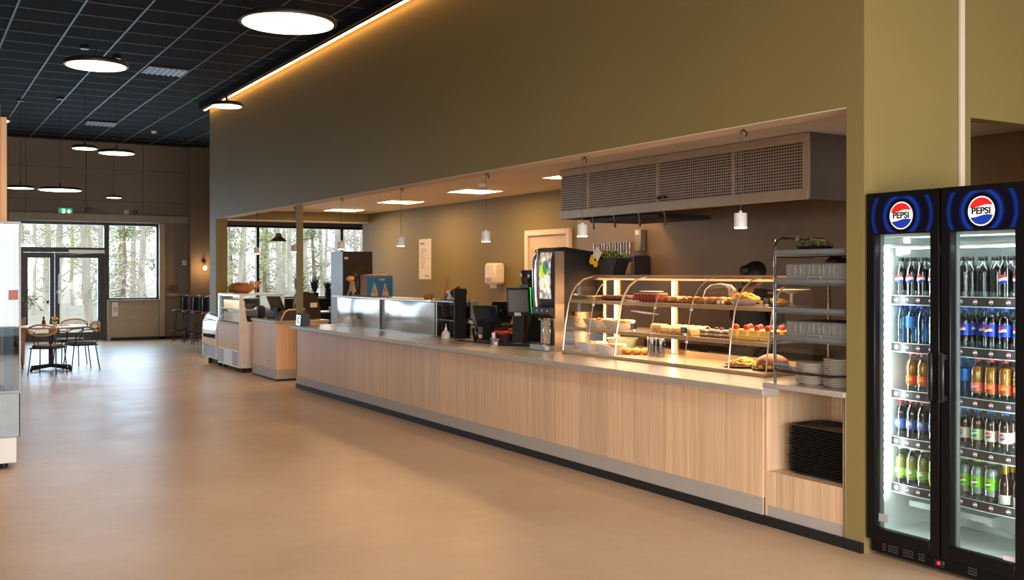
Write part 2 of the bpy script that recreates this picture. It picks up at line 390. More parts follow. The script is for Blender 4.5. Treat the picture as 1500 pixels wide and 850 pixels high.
# exterior: ground and trees beyond the glass
gm = mat('pale_gravel', (196, 190, 176), .9, var=.15, scale=(.3, .3, .3))
struct('ground_outside', MB().box(-60, 90, 26, 120, -.25, -.12), gm, 'pale gravel yard outside')
bark = mat('pale_bark', (214, 204, 192), .8, var=.3, scale=(4, 4, 1.5)); bark2 = mat('pine_bark', (160, 140, 122), .85, var=.3, scale=(6, 6, 1))
leafs = [mat('spring_leaf', (206, 212, 140), .8, var=.25), mat('fir_green', (150, 168, 112), .8, var=.25), mat('bare_twig', (206, 194, 180), .8, var=.2)]
def tree(kind, h, seed):
    rn = random.Random(seed); t = MB(); n = 9; px = py = 0; pts = []
    for i in range(n): pts.append((px, py, h*i/(n-1))); px += rn.uniform(-.1, .1); py += rn.uniform(-.1, .1)
    t.tube(pts, [max(.02, .13*(1-i/(n-.4))) for i in range(n)], 7)
    c = MB(); 
    lo = {0: .05, 1: .03, 2: .05}[kind]
    for i in range({0: 40, 1: 36, 2: 44}[kind]):
        f = rn.uniform(lo, .97); z = h*f; a = rn.uniform(0, 6.28); ln = {0: 1.25, 1: 1.3, 2: 1.15}[kind]*(1.08-f)*rn.uniform(.6, 1.15)
        k = min(n-2, int(f*(n-1))); bx, by = pts[k][0], pts[k][1]
        dz = {0: .55, 1: -.18, 2: .8}[kind]*ln
        ex, ey, ez = bx+ln*math.cos(a), by+ln*math.sin(a), z+dz
        t.tube([(bx, by, z), ((bx+ex)/2, (by+ey)/2, z+dz*.35), (ex, ey, ez)], [.028, .018, .006], 4)
        for q in range({0: 34, 1: 36, 2: 16}[kind]):
            u = rn.uniform(.25, 1.05); s = rn.uniform(.05, .15) if kind != 2 else rn.uniform(.02, .05)
            p = Vector((bx+(ex-bx)*u+rn.gauss(0, .16), by+(ey-by)*u+rn.gauss(0, .16), z+dz*u+rn.gauss(0, .14)))
            d1 = Vector((rn.gauss(0, 1), rn.gauss(0, 1), rn.gauss(0, .6))).normalized()*s; d2 = Vector((rn.gauss(0, 1), rn.gauss(0, 1), rn.gauss(0, .6))).normalized()*s*(.5 if kind != 2 else 4)
            c.add([p-d1, p+d2*.6, p+d1, p-d2*.6], [(0, 1, 2, 3)])
    r = thing('birch_tree' if kind != 1 else 'fir_tree', {0: 'slender spring birch with yellow green leaves outside the far windows', 1: 'bushy green fir tree standing outside the far windows', 2: 'bare pale birch trunk with twigs outside the far windows'}[kind], 'tree', (0, 200, -.13))
    t.build('trunk', bark if kind != 1 else bark2, r); c.build('crown', leafs[kind], r, smooth=0)
    return r
protos = [tree(0, 11, 1), tree(0, 12.5, 2), tree(1, 10, 3), tree(1, 7, 6), tree(2, 12, 4), tree(2, 11, 5)]
used = set(); rn = random.Random(11); spots = []
tries = 0
while len(spots) < 75 and tries < 20000:
    tries += 1; y = rn.uniform(33, 64); x = rn.uniform(.05*y, .50*y)
    if all((x-q[0])**2+(y-q[1])**2 > 2.2**2 for q in spots): spots.append((x, y, 0 if y < 38 else 1))
for i, (x, y, ring) in enumerate(spots):
    k = rn.choice([0, 1, 4, 5, 4, 5, 0, 2, 3] if ring > 0 else [4, 5, 4, 0, 5, 3])
    p = protos[k]; s = rn.uniform(.8, 1.15)
    o = p if k not in used else dup(p)
    used.add(k)
    o.location = (x, y, -.13); o.rotation_euler = (0, 0, rn.uniform(0, 6)); o.scale = (s, s, s); o['group'] = 'trees outside the far windows'
for k, p in enumerate(protos):
    if k not in used: p.location = (20+k, 50, -.13); p['group'] = 'trees outside the far windows'
# ================================================================== HALL OBJECTS
lampwhite = emitter('pendant_diffuser', (255, 226, 190), 6.0)
lampblack = mat('pendant_black', (26, 22, 20), .4, var=.1)
def pendant(x, y, z, dia, label):
    t = thing('pendant_lamp', label, 'pendant lamp', (x, y, z), 0, 'round flat pendant lamps')
    r = dia/2
    MB().lathe([(r*.93, .0), (r, .002), (r*1.005, .012), (r*.99, .028), (r*.90, .042), (r*.35, .052), (.03, .056), (.0, .056)], n=48).build('shade', lampblack, t)
    MB().lathe([(0, -.004), (r*.6, -.004), (r*.925, -.002), (r*.93, .003)], n=48).build('diffuser', lampwhite, t)
    ld = bpy.data.lights.new('pendant_light', 'AREA'); ld.shape = 'DISK'; ld.size = dia*.9; ld.energy = 24*dia*dia; ld.color = (1, .88, .74); ld.spread = R(125)
    lo = bpy.data.objects.new('pendant_light', ld); lo.parent = t; lo.location = (0, 0, -.012); col.objects.link(lo)
    MB().lathe([(.012, .055), (.014, .1), (.006, .13)], n=10).build('cable_grip', lampblack, t)
    MB().cyl((0, 0, .1), (0, 0, CZ-z-.02), .0035, n=6).build('cable', black, t)
    MB().lathe([(.055, CZ-z-.035), (.06, CZ-z-.03), (.06, CZ-z-.012), (0, CZ-z-.012)], n=20).build('canopy', lampblack, t)
    return t
for a in [
    (2.244, 6.79, 3.3, .66, 'largest bright round pendant lamp nearest the camera, top of the picture'),
    (1.347, 8.983, 3.3, .50, 'round black pendant lamp glowing in front of the ceiling vent'),
    (2.901, 10.785, 3.35, .33, 'small round pendant lamp beside the near end of the light line and wall corner'),
    (2.094, 14.947, 3.29, .33, 'small round pendant lamp just left of a larger one below the ceiling edge'),
    (2.583, 15.404, 3.3, .50, 'medium round pendant lamp just below the dark ceiling edge, right of a smaller one'),
    (.764, 12.777, 3.3, .50, 'round pendant lamp cut by the left picture edge before the wood panel'),
    (1.749, 20.051, 3.1, .45, 'round pendant lamp half hidden behind the tall wood panel'),
    (2.331, 19.509, 3.05, .72, 'wide flat pendant lamp above the green exit sign'),
    (4.056, 24.538, 3.3, .34, 'smallest round pendant lamp hanging above the far right window')]:
    pendant(*a)
for (x, y) in ((-1.6, 3.2), (.6, .8), (2.9, 2.6), (-1.4, 7.4)): pendant(x, y, 3.3, .66, 'added round pendant lamp over the near floor, out of view')['group'] = 'added pendant lamps over the near floor'  # unseen lamps added to brighten the near floor

# ceiling fittings
def ceiling_vent(x, y, label):
    t = thing('ceiling_vent', label, 'vent', (x, y, CZ-.02))
    MB().box(-.30, .30, -.30, .30, -.004, .006, .003).build('plate', mat('dark_vent', (46, 44, 43), .5), t)
    s = MB()
    for i in range(7):
        for j in range(5):
            s.obox((-.24+i*.08, -.22+j*.11, -.010), (.05, .085, .004), Matrix.Rotation(R(28), 3, 'Y'))
    s.build('grille', mat('vent_blade', (150, 142, 132), .45), t)
ceiling_vent(3.39, 16.05, 'black square ceiling vent with small slots, nearer of two')
ceiling_vent(3.45, 22.35, 'black square ceiling vent near the far wall')
t = thing('smoke_detector', 'small white smoke detector on the dark ceiling', 'smoke detector', (4.62, 23.0, CZ-.012))
MB().lathe([(0, -.05), (.04, -.05), (.055, -.03), (.06, 0), (0, 0)], n=20).build('housing', whitep, t); MB().lathe([(0, -.058), (.02, -.056), (.022, -.05)], n=12).build('sensor', mat('grey_plastic', (120, 120, 120)), t)

# exit sign, alarm, boxes on the far wall
t = thing('exit_sign', 'lit green exit sign with running figure and arrow above the far door', 'exit sign', (3.18, 25.64, 3.02))
MB().box(-.15, .15, 0, .055, -.07, .085, .008).build('housing', mat('exit_housing', (210, 214, 210), .4), t)
MB().box(-.143, .143, -.004, .002, -.063, .078).build('sign_face', emitter('exit_green', (10, 132, 84), 1.0), t)
g = MB()  # running figure and doorway, arrow
g.box(-.075, -.015, -.006, -.003, -.045, .06)
g.build('doorway_symbol', emitter('exit_white', (235, 255, 240), 1.4), t)
h = MB().lathe([(0, -.0085), (.011, -.0085), (.011, -.006)], (-.052, 0, .043), 12, 'y')
for (a, b, c2, d2, wd) in ((-.05, .03, -.055, -.002, .016), (-.055, .0, -.035, -.028, .010), (-.055, .0, -.085, -.02, .010), (-.052, .024, -.03, .012, .008), (-.052, .024, -.078, .014, .008)):
    v = Vector((c2-a, 0, d2-b)); h.obox(((a+c2)/2, -.0075, (b+d2)/2), (v.length+wd, .002, wd), Matrix.Rotation(math.atan2(v.x, v.z)-math.pi/2, 3, 'Y'))
h.build('running_figure', mat('exit_figure', (8, 96, 62), .5), t)
g = MB().prism([(.02, .0), (.07, .05), (.12, .0), (.085, .0), (.085, -.045), (.055, -.045), (.055, .0)], 'y', -.006, -.003)
g.build('arrow', emitter('exit_white', (235, 255, 240), 1.4), t)
def wallthing(name, label, cat, x, z, parts, y=25.6):
    t = thing(name, label, cat, (x, y, z))
    for pn, mb, m in parts: mb.build(pn, m, t)
    return t
wallthing('fire_alarm', 'red round fire alarm on the beige beam', 'alarm', 4.73, 3.05, [('base', MB().lathe([(.05, .098), (.055, .05), (.05, .03)], n=20, axis='y'), mat('alarm_red', (150, 30, 26), .4)), ('bell_cap', MB().lathe([(.045, .032), (.035, .0), (0, -.005)], n=20, axis='y'), mat('alarm_dark_red', (110, 20, 18), .4))])
wallthing('call_button', 'small white sensor box left of the red alarm', 'sensor', 4.525, 3.05, [('housing', MB().box(-.05, .05, .05, .099, -.045, .045, .01), whitep), ('lens', MB().lathe([(0, .046), (.03, .046), (.034, .052)], n=16, axis='y'), mat('sensor_lens', (180, 178, 172), .3))])
t = wallthing('camera_unit', 'dark camera with bracket above the entrance door', 'camera', 3.66, 3.03, [('body', MB().box(-.06, .07, -.1, .05, -.01, .09, .02), mat('dark_grey_plastic', (58, 52, 48), .45)), ('lens', MB().lathe([(.028, -.125), (.03, -.1), (.03, -.09)], (0, 0, .04), 14, 'y'), black), ('bracket', MB().box(-.02, .02, .03, .099, .0, .03), mat('dark_grey_plastic', (58, 52, 48), .45)), ('cable', MB().tube([(.07, .05, .02), (.18, .06, .045), (.27, .07, .0), (.36, .08, -.02), (.46, .085, -.03)], .012, 6), mat('grey_cable', (120, 112, 104), .5))])
wallthing('wall_switch', 'white switch panel on the apron below the far window', 'switch', 4.26, .74, [('plate', MB().box(-.07, .07, .015, .039, -.17, .17, .006), whitep), ('rocker', MB().box(-.04, .04, .006, .016, -.06, .06, .003), mat('switch_grey', (196, 192, 186), .4))])
wallthing('card_reader', 'small white box high beside the wall lamp', 'box', 5.877, 1.85, [('housing', MB().box(-.05, .05, .05, .1, -.06, .06, .01), whitep), ('button', MB().box(-.02, .02, .042, .052, -.02, .02, .004), mat('switch_grey', (196, 192, 186), .4))])
wallthing('wall_rail', 'pale rail shelf on the wall beside the far window', 'rail', 5.68, 1.07, [('rail', MB().box(-.26, .27, .04, .1, -.035, .03, .006), mat('beige_rail', (150, 134, 116), .5)), ('end_box', MB().box(.1, .27, .03, .06, -.1, -.04, .005), mat('beige_rail2', (160, 146, 128), .5))])
wallthing('hand_bell', 'small dark device above the pale rail', 'device', 5.62, 1.24, [('housing', MB().box(-.09, .09, .05, .1, -.06, .05, .015), mat('maroon_plastic', (84, 52, 44), .5)), ('front', MB().box(-.05, .05, .042, .052, -.04, .02, .006), mat('maroon_light', (110, 74, 62), .5))])
# wall sconce
t = thing('wall_sconce', 'small glowing bulb wall lamp on the brown pillar', 'wall lamp', (6.28, 25.44, 1.72))
MB().lathe([(.05, .0), (.05, -.02), (.0, -.022)], (0, 0, .16), 18, 'y').build('wall_plate', blackmat, t)
MB().tube([(0, -.015, .16), (0, -.1, .17), (0, -.12, .12)], .01, 8).build('arm', blackmat, t)
MB().tube([(0, -.12, .12), (.07, -.12, .02), (.05, -.12, -.08), (-.05, -.12, -.08), (-.07, -.12, .02), (0, -.12, .12)], .004, 6).build('wire_cage', blackmat, t)
MB().ell((0, -.12, .0), .045, .045, .055, 14, 10).build('bulb', emitter('bulb_glow', (255, 176, 84), 14), t)
ld = bpy.data.lights.new('sconce_light', 'POINT'); ld.energy = 7; ld.color = (1, .62, .26); ld.shadow_soft_size = .04
lo = bpy.data.objects.new('sconce_light', ld); lo.parent = t; lo.location = (0, -.2, .0); col.objects.link(lo)

# round cafe table with its four-foot base
t = thing('cafe_table', 'round white cafe table on a black star base by the entrance', 'table', (2.07, 18.5, 0))
MB().lathe([(0, .692), (.54, .692), (.55, .697), (.55, .712), (.54, .72), (0, .72)], n=48).build('tabletop', [mat('table_white', (226, 216, 206), .35)], t)
MB().lathe([(.551, .696), (.555, .698), (.555, .711), (.551, .713)], n=48).build('edge_band', mat('table_edge', (176, 130, 92), .5), t)
MB().cyl((0, 0, .05), (0, 0, .691), .035, n=16).lathe([(.2, .682), (.2, .691), (0, .691)], n=20).build('column', blackmat, t)
for k in range(4):
    a = R(38+90*k); dx, dy = math.cos(a), math.sin(a)
    MB().tube([(0, 0, .07), (dx*.2, dy*.2, .05), (dx*.42, dy*.42, .03)], [.03, .024, .018], 8).lathe([(.02, 0), (.022, .004), (.02, .02), (0, .03)], (dx*.41, dy*.41, 0), 12).build('leg', blackmat, t)
# chairs: black tube frame, olive seat, rattan back hoop
def cafe_chair():
    t = thing('cafe_chair', 'chair', 'chair', (0, 0, 0), 0, 'rattan back chairs round the cafe table')
    s = MB()
    prof = [(.9, .0), (1.0, .012), (1.0, .03), (.93, .043), (.5, .05), (0, .052)]
    rs = []
    for r, z in prof:
        ring = []
        for j in range(28):
            a = 2*math.pi*j/28; ca, sa = math.cos(a), math.sin(a); e = 2.0/3.2
            ring.append((.21*r*math.copysign(abs(ca)**e, ca), .215*r*math.copysign(abs(sa)**e, sa), .42+z))
        rs.append(ring)
    s.rings(rs, True, True, False).build('seat', mat('olive_seat_leather', (74, 72, 56), .55), t)
    MB().tube([(-.2, -.2, .415), (.2, -.2, .415), (.2, .2, .415), (-.2, .2, .415)], .011, 8, True).build('seat_frame', blackmat, t)
    for sx in (-1, 1):
        MB().tube([(-.17*1, sx*.19, .415), (-.23, sx*.215, .0)], .010, 8).build('leg', blackmat, t)
        MB().tube([(.17, sx*.19, .415), (.22, sx*.215, .0)], .010, 8).build('leg', blackmat, t)
        # armrest hoop from the front of the seat round to the back
        MB().tube([(.15, sx*.20, .42), (.16, sx*.235, .55), (.10, sx*.26, .645), (.0, sx*.27, .672), (-.12, sx*.262, .68), (-.22, sx*.22, .685)], .009, 8).build('armrest', blackmat, t)
    # back hoop: upright tube carrying a rattan oval
    pts = []
    for i in range(28):
        a = 2*math.pi*i/28; u = .225*math.cos(a); w = .085*math.sin(a)+(.03 if math.sin(a) > 0 else 0)*0
        pts.append((-.265+.28*u*u*3, u, .70+w))
    MB().tube(pts, .014, 8, True).build('back_hoop', mat('rattan', (196, 146, 92), .6, var=.2, scale=(40, 40, 40)), t)
    w = MB()
    for i in range(-7, 8):
        u = i*.028; z = .085*math.sqrt(max(0, 1-(u/.225)**2))
        w.cyl((-.265+.84*u*u, u-.02, .70-z), (-.265+.84*u*u, u+.02, .70+z), .0028, n=5)
        w.cyl((-.265+.84*u*u, u+.02, .70-z), (-.265+.84*u*u, u-.02, .70+z), .0028, n=5)
    w.build('cane_webbing', mat('cane', (214, 176, 124), .6), t)
    for sx in (-1, 1):
        MB().tube([(-.19, sx*.12, .42), (-.235, sx*.125, .55), (-.255, sx*.13, .64)], .009, 8).build('back_post', blackmat, t)
    return t
ch = cafe_chair()
for i, (x, y, a, lab) in enumerate([
    (1.94, 17.72, 62, 'rattan back chair with its back to the camera, before the round cafe table'),
    (2.50, 18.24, 190, 'rattan back chair standing sideways at the right of the cafe table'),
    (2.46, 19.25, 245, 'rattan back chair behind the cafe table, seen over the tabletop'),
    (1.42, 18.62, -10, 'rattan back chair at the left of the cafe table, half behind the cooler')]):
    o = ch if i == 0 else dup(ch)
    o.location = (x, y, 0); o.rotation_euler = (0, 0, R(a)); o['label'] = lab
# things on the table
t = thing('spice_shaker', 'small brown bottle on the round cafe table', 'bottle', (1.98, 18.68, .72))
MB().lathe([(.028, 0), (.032, .005), (.032, .07), (.014, .1), (.014, .13)], n=16).build('body', mat('amber_bottle', (110, 62, 36), .25), t); MB().lathe([(.017, .125), (.017, .15), (0, .152)], n=14).build('cap', black, t)
t = thing('napkin_tray', 'pale tray with a napkin on the round cafe table', 'tray', (2.26, 18.5, .72))
MB().box(-.1, .1, -.07, .07, 0, .012, .004).build('tray', mat('pale_tray', (214, 220, 226), .4), t); MB().box(-.07, .07, -.05, .05, .012, .022, .003).build('napkin', paper, t)
def posy(x, y, z, lab, c1, n=16, s=1.0):
    t = thing('potted_flower', lab, 'plant', (x, y, z))
    MB().lathe([(.03*s, 0), (.045*s, .07*s), (.042*s, .07*s), (.03*s, .06*s), (0, .06*s)], n=16).build('pot', mat('pot_'+lab[:6].replace(' ', '_'), (206, 176, 120), .5), t)
    f = MB(); rn = random.Random(3)
    for i in range(n):
        a = rn.uniform(0, 6.28); r = rn.uniform(0, .05)*s; f.ell((r*math.cos(a), r*math.sin(a), (.09+rn.uniform(0, .05))*s), .018*s, .018*s, .014*s, 7, 5)
    f.build('flowers', mat('petal_%d_%d' % c1[:2], c1, .6, var=.3), t)
    l = MB()
    for i in range(n):
        a = rn.uniform(0, 6.28); l.tube([(0, 0, .055*s), (.02*s*math.cos(a), .02*s*math.sin(a), .08*s), (.055*s*math.cos(a), .055*s*math.sin(a), .1*s)], [.003*s, .006*s, .001], 5)
    l.build('leaves', mat('leaf_green', (70, 92, 40), .55, var=.2), t)
posy(2.14, 18.62, .72, 'yellow flower pot in the middle of the cafe table', (226, 186, 84))

# tall potted plant on a wooden planter beside the cooler
t = thing('potted_plant', 'leafy green plant in a wooden planter beside the glass cooler', 'plant', (1.63, 20.0, 0))
MB().prism([(-.16, .0), (.16, 0), (.19, .8), (-.19, .8)], 'y', -.17, .17).build('planter', wood('planter_wood', (150, 106, 70), (184, 138, 96), .5, 'z'), t)
MB().box(-.15, .15, -.15, .15, .79, .81).build('soil', mat('soil', (44, 34, 26), .95, var=.3, scale=(40, 40, 40)), t)
st = MB(); lv = MB(); rn = random.Random(5)
for i in range(16):
    a = rn.uniform(0, 6.28); ln = rn.uniform(.3, .62); hgt = rn.uniform(.22, .5)
    p = [(0.03*math.cos(a), .03*math.sin(a), .8), (ln*.4*math.cos(a), ln*.4*math.sin(a), .8+hgt), (ln*.8*math.cos(a), ln*.8*math.sin(a), .8+hgt*.95), (ln*math.cos(a), ln*math.sin(a), .8+hgt*.5)]
    st.tube(p, [.006, .005, .004, .003], 5)
    for k in range(9):
        u = .3+.7*k/8; q = Vector(p[1]).lerp(Vector(p[3]), max(0, (u-.4)/.6)) if u > .4 else Vector(p[0]).lerp(Vector(p[1]), u/.4)
        if u > .4: q.z = .8+hgt*(1-.5*((u-.4)/.6)**2)
        d = Vector((rn.gauss(0, 1), rn.gauss(0, 1), rn.gauss(-.2, .5))).normalized(); sd = d.cross(Vector((0, 0, 1))).normalized()*.028; L_ = .11
        lv.add([q, q+d*L_*.5+sd, q+d*L_, q+d*L_*.5-sd], [(0, 1, 2, 3)])
st.build('stems', mat('stem_green', (72, 80, 44), .6), t); lv.build('leaves', mat('plant_leaf', (64, 84, 46), .5, var=.3), t, smooth=0)

# bar stools by the brown pillar
def bar_stool():
    t = thing('bar_stool', 'stool', 'stool', (0, 0, 0), 0, 'bar stools by the far pillar')
    MB().lathe([(0, .70), (.17, .70), (.185, .715), (.18, .74), (.12, .75), (0, .75)], n=24).build('seat', mat('dark_red_seat', (96, 40, 40), .55), t)
    rs = []
    for i in range(9):
        z = .74+.3*i/8; ring = []
        for side in (0, 1):
            for j in range(11):
                a = R(100+16*j) if side == 0 else R(260-16*j); r = (.20 if side == 0 else .175)*(1+.1*i/8); ring.append((r*math.cos(a), r*math.sin(a)*1.02, z+(.05*math.sin(math.pi*(a-R(100))/R(160)) if i > 4 else 0)))
        rs.append(ring)
    MB().rings(rs).build('backrest', mat('stool_back', (44, 38, 44), .45), t)
    for k in range(4):
        a = R(45+90*k); MB().tube([(.12*math.cos(a), .12*math.sin(a), .7), (.21*math.cos(a), .21*math.sin(a), 0)], .011, 8).build('leg', blackmat, t)
    MB().tube([(.185*math.cos(R(20*i)), .185*math.sin(R(20*i)), .25) for i in range(18)], .008, 6, True).build('foot_ring', blackmat, t)
    return t
bs = bar_stool()
for i, (x, y, lab) in enumerate([(5.55, 24.7, 'bar stool with dark red seat, furthest left of the row by the pillar'), (5.62, 24.0, 'bar stool with dark red seat, second from left by the pillar'),
                                 (5.66, 23.3, 'bar stool with dark red seat, third from left by the pillar'), (5.72, 22.6, 'bar stool with dark red seat, closest to the white freezer')]):
    o = bs if i == 0 else dup(bs); o.location = (x, y, 0); o.rotation_euler = (0, 0, R(175)); o['label'] = lab
t = thing('high_table', 'narrow dark high table behind the bar stools', 'table', (6.55, 23.6, 0))
MB().box(-.3, .3, -1.3, 1.3, 1.0, 1.04, .008).build('tabletop', mat('grey_table', (120, 110, 104), .45), t)
for yy in (-1.1, 1.1):
    MB().box(-.03, .03, yy-.03, yy+.03, .02, 1.0).box(-.25, .25, yy-.05, yy+.05, 0, .02).build('leg', blackmat, t)
posy(6.2, 22.75, 1.04, 'plant with yellow blossoms on the high table by the pillar', (216, 190, 60), 14, 1.8)

# wood panel partition and glass-sided chilled cabinet on the left
pp = MB().box(-1.5, .705, 9.9, 10.25, 0, 3.06, .004).box(.705, .765, 10.0, 10.25, 0, 2.97, .004)
struct('wall_panel_left', pp, pinewall, 'tall pale wood panel partition at the left')
t = thing('chilled_cabinet', 'white open chilled cabinet with glass side at left picture edge', 'cooler', (.81, 9.25, 0))
side = MB().box(-.9, -.014, .0, .012, .64, 2.02); side.build('glass_side', glass('cool_glass', (190, 202, 210), .05), t)
MB().box(-.014, .0, -.004, .02, .26, 2.02).box(-.9, -.014, -.004, .02, 2.0, 2.02).box(-.9, -.014, -.003, .018, .622, .64).build('side_trim', mat('cab_trim', (128, 130, 130), .4, .2), t)
MB().box(-.9, -.0, -.004, .6, .26, .622, .006).build('lower_body', mat('cab_blue_grey', (150, 162, 170), .4), t)
MB().box(-.92, -.03, .01, .6, .05, .26, .005).build('plinth', whitepaint, t)
MB().box(-.9, -.02, .014, .6, 1.9, 2.02, .01).build('canopy', whitepaint, t)
MB().box(-.12, -.05, .04, .07, .64, 1.9, .006).build('corner_post', mat('cab_post', (206, 206, 202), .4), t)
MB().box(-.12, -.05, .5, .56, .64, 1.9, .006).build('corner_post', mat('cab_post', (206, 206, 202), .4), t)
for z in (.86, 1.14, 1.42):
    MB().box(-.9, -.13, .05, .58, z, z+.02, .003).build('shelf', whitepaint, t)
MB().box(-.09, -.02, -.0035, -.001, 1.38, 1.46).build('sticker', mat('red_reflection', (176, 96, 92), .5), t)  # red stripe reflected in the glass side, painted as a flat patch
for xx in (-.12, -.75):
    MB().lathe([(.03, 0), (.035, .02), (.03, .05)], (xx, .12, 0), 14).build('foot', blackrub, t)
# ================================================================== COUNTERS
# long serving counter: ash front, grey worktop, plinth, black base
t = thing('serving_counter', 'long ash wood serving counter with grey worktop', 'counter', (0, 0, 0))
MB().box(4.69, 4.712, 4.79, 13.80, .17, .83).build('front_panel', ash, t)
MB().box(4.712, 5.72, 13.78, 13.80, .17, .83).build('end_panel', ashx, t)
MB().box(4.685, 4.70, 4.79, 13.81, .062, .17).build('plinth', graybase, t)
MB().box(4.678, 4.70, 4.79, 13.815, .0, .06).build('base_strip', blackrub, t)
MB().box(4.72, 5.70, 4.80, 13.77, .0, .80).build('carcass', ashx, t)
MB().box(4.56, 4.675, 4.66, 13.68, .831, .88, .004).box(4.675, 5.76, 4.79, 13.68, .831, .88, .003).build('worktop', stone, t)
MB().box(4.553, 4.566, 4.655, 13.69, .834, .879, .003).box(4.56, 4.70, 4.654, 4.662, .834, .879, .002).build('edge_strip', mat('counter_edge', (172, 160, 148), .4, .25), t)
# niche cabinet with the trays
t = thing('tray_cabinet', 'open ash cabinet at the counter end with a tray niche', 'cabinet', (0, 0, 0))
MB().box(4.70, 5.3, 4.762, 4.782, .06, .872, .002).build('side_panel', ashx, t)
MB().box(4.70, 5.3, 4.135, 4.155, .06, .872, .002).build('side_panel', ashx, t)
MB().box(5.28, 5.3, 4.155, 4.762, .34, .872).build('back_panel', ashx, t)
MB().box(4.72, 5.28, 4.155, 4.762, .325, .345).build('bottom_shelf', ashx, t)
MB().box(4.70, 4.72, 4.155, 4.762, .13, .345).build('lower_front', ash, t)
MB().box(4.702, 4.72, 4.155, 4.762, .06, .13).build('plinth', graybase, t)
MB().box(4.684, 4.70, 4.132, 4.785, .0, .06).build('base_strip', blackrub, t)
MB().box(4.68, 5.34, 4.132, 4.786, .873, .905, .004).build('worktop', stone, t)
MB().box(4.694, 4.70, 4.135, 4.150, .06, .872).build('metal_edge', chrome, t)
# black trays stacked in the niche
traym = mat('black_tray', (22, 22, 24), .35, var=.1)
def tray_mesh():
    m = MB(); L_, W_ = .245, .165
    def ring(k, z, r):
        q = []
        for i in range(28):
            a = 2*math.pi*i/28; e = 2/7.0; ca, sa = math.cos(a), math.sin(a)
            q.append(((W_+k)*math.copysign(abs(ca)**e, ca), (L_+k)*math.copysign(abs(sa)**e, sa), z))
        return q
    m.rings([ring(-.02, 0, 0), ring(-.004, .016, 0), ring(.008, .0175, 0), ring(.010, .015, 0), ring(.010, .0195, 0), ring(-.004, .02, 0), ring(-.026, .004, 0)])
    return m
pt = None
for i in range(22):
    lab = 'black serving tray, topmost of the stack in the counter niche' if i == 21 else 'black serving tray, %s from the bottom of the stack in the niche' % ORD[i]
    if pt is None: pt = tray_mesh().build('serving_tray', traym); o = pt
    else: o = pt.copy(); col.objects.link(o)
    o.location = (4.95+random.uniform(-.003, .003), 4.44+random.uniform(-.004, .004), .346+i*.0135); tag(o, lab, 'tray', 'black trays in the counter niche')

# tray and plate rack above the niche
t = thing('tray_rack', 'chrome tube rack with shelves standing on the counter end', 'rack', (4.76, 4.455, .905))
for y in (.30, -.30):
    a = [(.0, y, 0), (.0, y, .86), (.014, y, .9), (.05, y, .92), (.44, y, .915), (.475, y, .895), (.49, y, .86), (.49, y, 0)]
    MB().tube(a, .0105, 8).build('arch', chrome, t)
lipm = mat('rack_shelf_steel', (122, 131, 136), .45, .4)
for z in (.265, .44, .62, .80):
    s = MB(); s.box(.0, .48, -.288, .288, z, z+.005)
    rs = []
    for u, zz in ((.01, z+.004), (-.010, z+.006), (-.022, z+.016), (-.026, z+.034), (-.022, z+.040), (-.018, z+.034), (-.014, z+.016)):
        rs.append([(u-.012*(1-((q-8)/8)**2), -.285+.57*q/16, zz) for q in range(17)])
    s.rings(rs, False, False, False)
    s.build('shelf', lipm, t)
    for y in (-.30, .30): MB().tube([(0, y, z-.004), (.49, y, z-.004)], .006, 6).build('side_rail', chrome, t)
MB().tube([(.0, .30, .085), (-.045, .2, .08), (-.05, -.2, .08), (.0, -.30, .085)], .008, 8).build('front_bar', mat('dark_bar', (40, 34, 32), .4, .4), t)
MB().prism([(-.03, .03), (.02, .0), (.2, .0), (.2, .006), (.03, .012), (-.025, .045)], 'y', .16, .28).build('scoop', lipm, t).location = (0, 0, .085)
# grey cutlery crates
def crate(z, lab):
    t = thing('cutlery_crate', lab, 'crate', (4.79, 4.40, z), 0, 'grey crates on the tube rack')
    b = MB(); b.box(-.05, .30, -.24, .24, 0, .004)
    b.box(-.05, -.044, -.24, .24, 0, .115, .002).box(.294, .30, -.24, .24, 0, .115, .002).box(-.044, .294, -.24, -.234, 0, .115).box(-.044, .294, .234, .24, 0, .115)
    for y in (.165, .125, .05, .02, -.03, -.06, -.11, -.14, -.195, -.225): b.box(-.056, -.049, y-.011, y+.011, .045, .108, .003)
    b.build('box', mat('grey_crate', (118, 117, 113), .42), t)
    MB().tube([(-.052, .06, .012), (-.058, .055, .036), (-.058, -.045, .036), (-.052, -.05, .012)], .005, 6).build('handle', mat('crate_handle', (138, 137, 133), .4), t)
    MB().box(-.053, .303, -.243, .243, .112, .118, .002).build('rim', mat('crate_rim', (100, 99, 96), .45), t)
crate(.905+.28, 'grey cutlery crate on the lower shelf of the tube rack'); crate(.905+.635, 'grey cutlery crate on the upper shelf of the tube rack')
# plates
platem = mat('plate_white', (222, 212, 196), .22, coat=.3)
def plate_mesh(r=.105):
    return MB().lathe([(0, .002), (r*.55, .0), (r*.6, .004), (r*.98, .014), (r, .017), (r*.97, .0175), (r*.6, .008), (0, .007)], n=40)
pm = None
for si, (x, y, n, nm) in enumerate([(4.885, 4.555, 13, 'left plate stack'), (4.885, 4.33, 17, 'right plate stack')]):
    for i in range(n):
        o = plate_mesh().build('dinner_plate', platem) if pm is None else pm.copy()
        if pm is None: pm = o
        else: col.objects.link(o)
        where = 'topmost of' if i == n-1 else '%s from the bottom of' % ORD[i]
        o.location = (x+random.uniform(-.002, .002), y+random.uniform(-.002, .002), .905+i*.0098)
        tag(o, 'white plate, %s the %s on the tube rack' % (where, nm), 'plate', 'white plates on the tube rack')
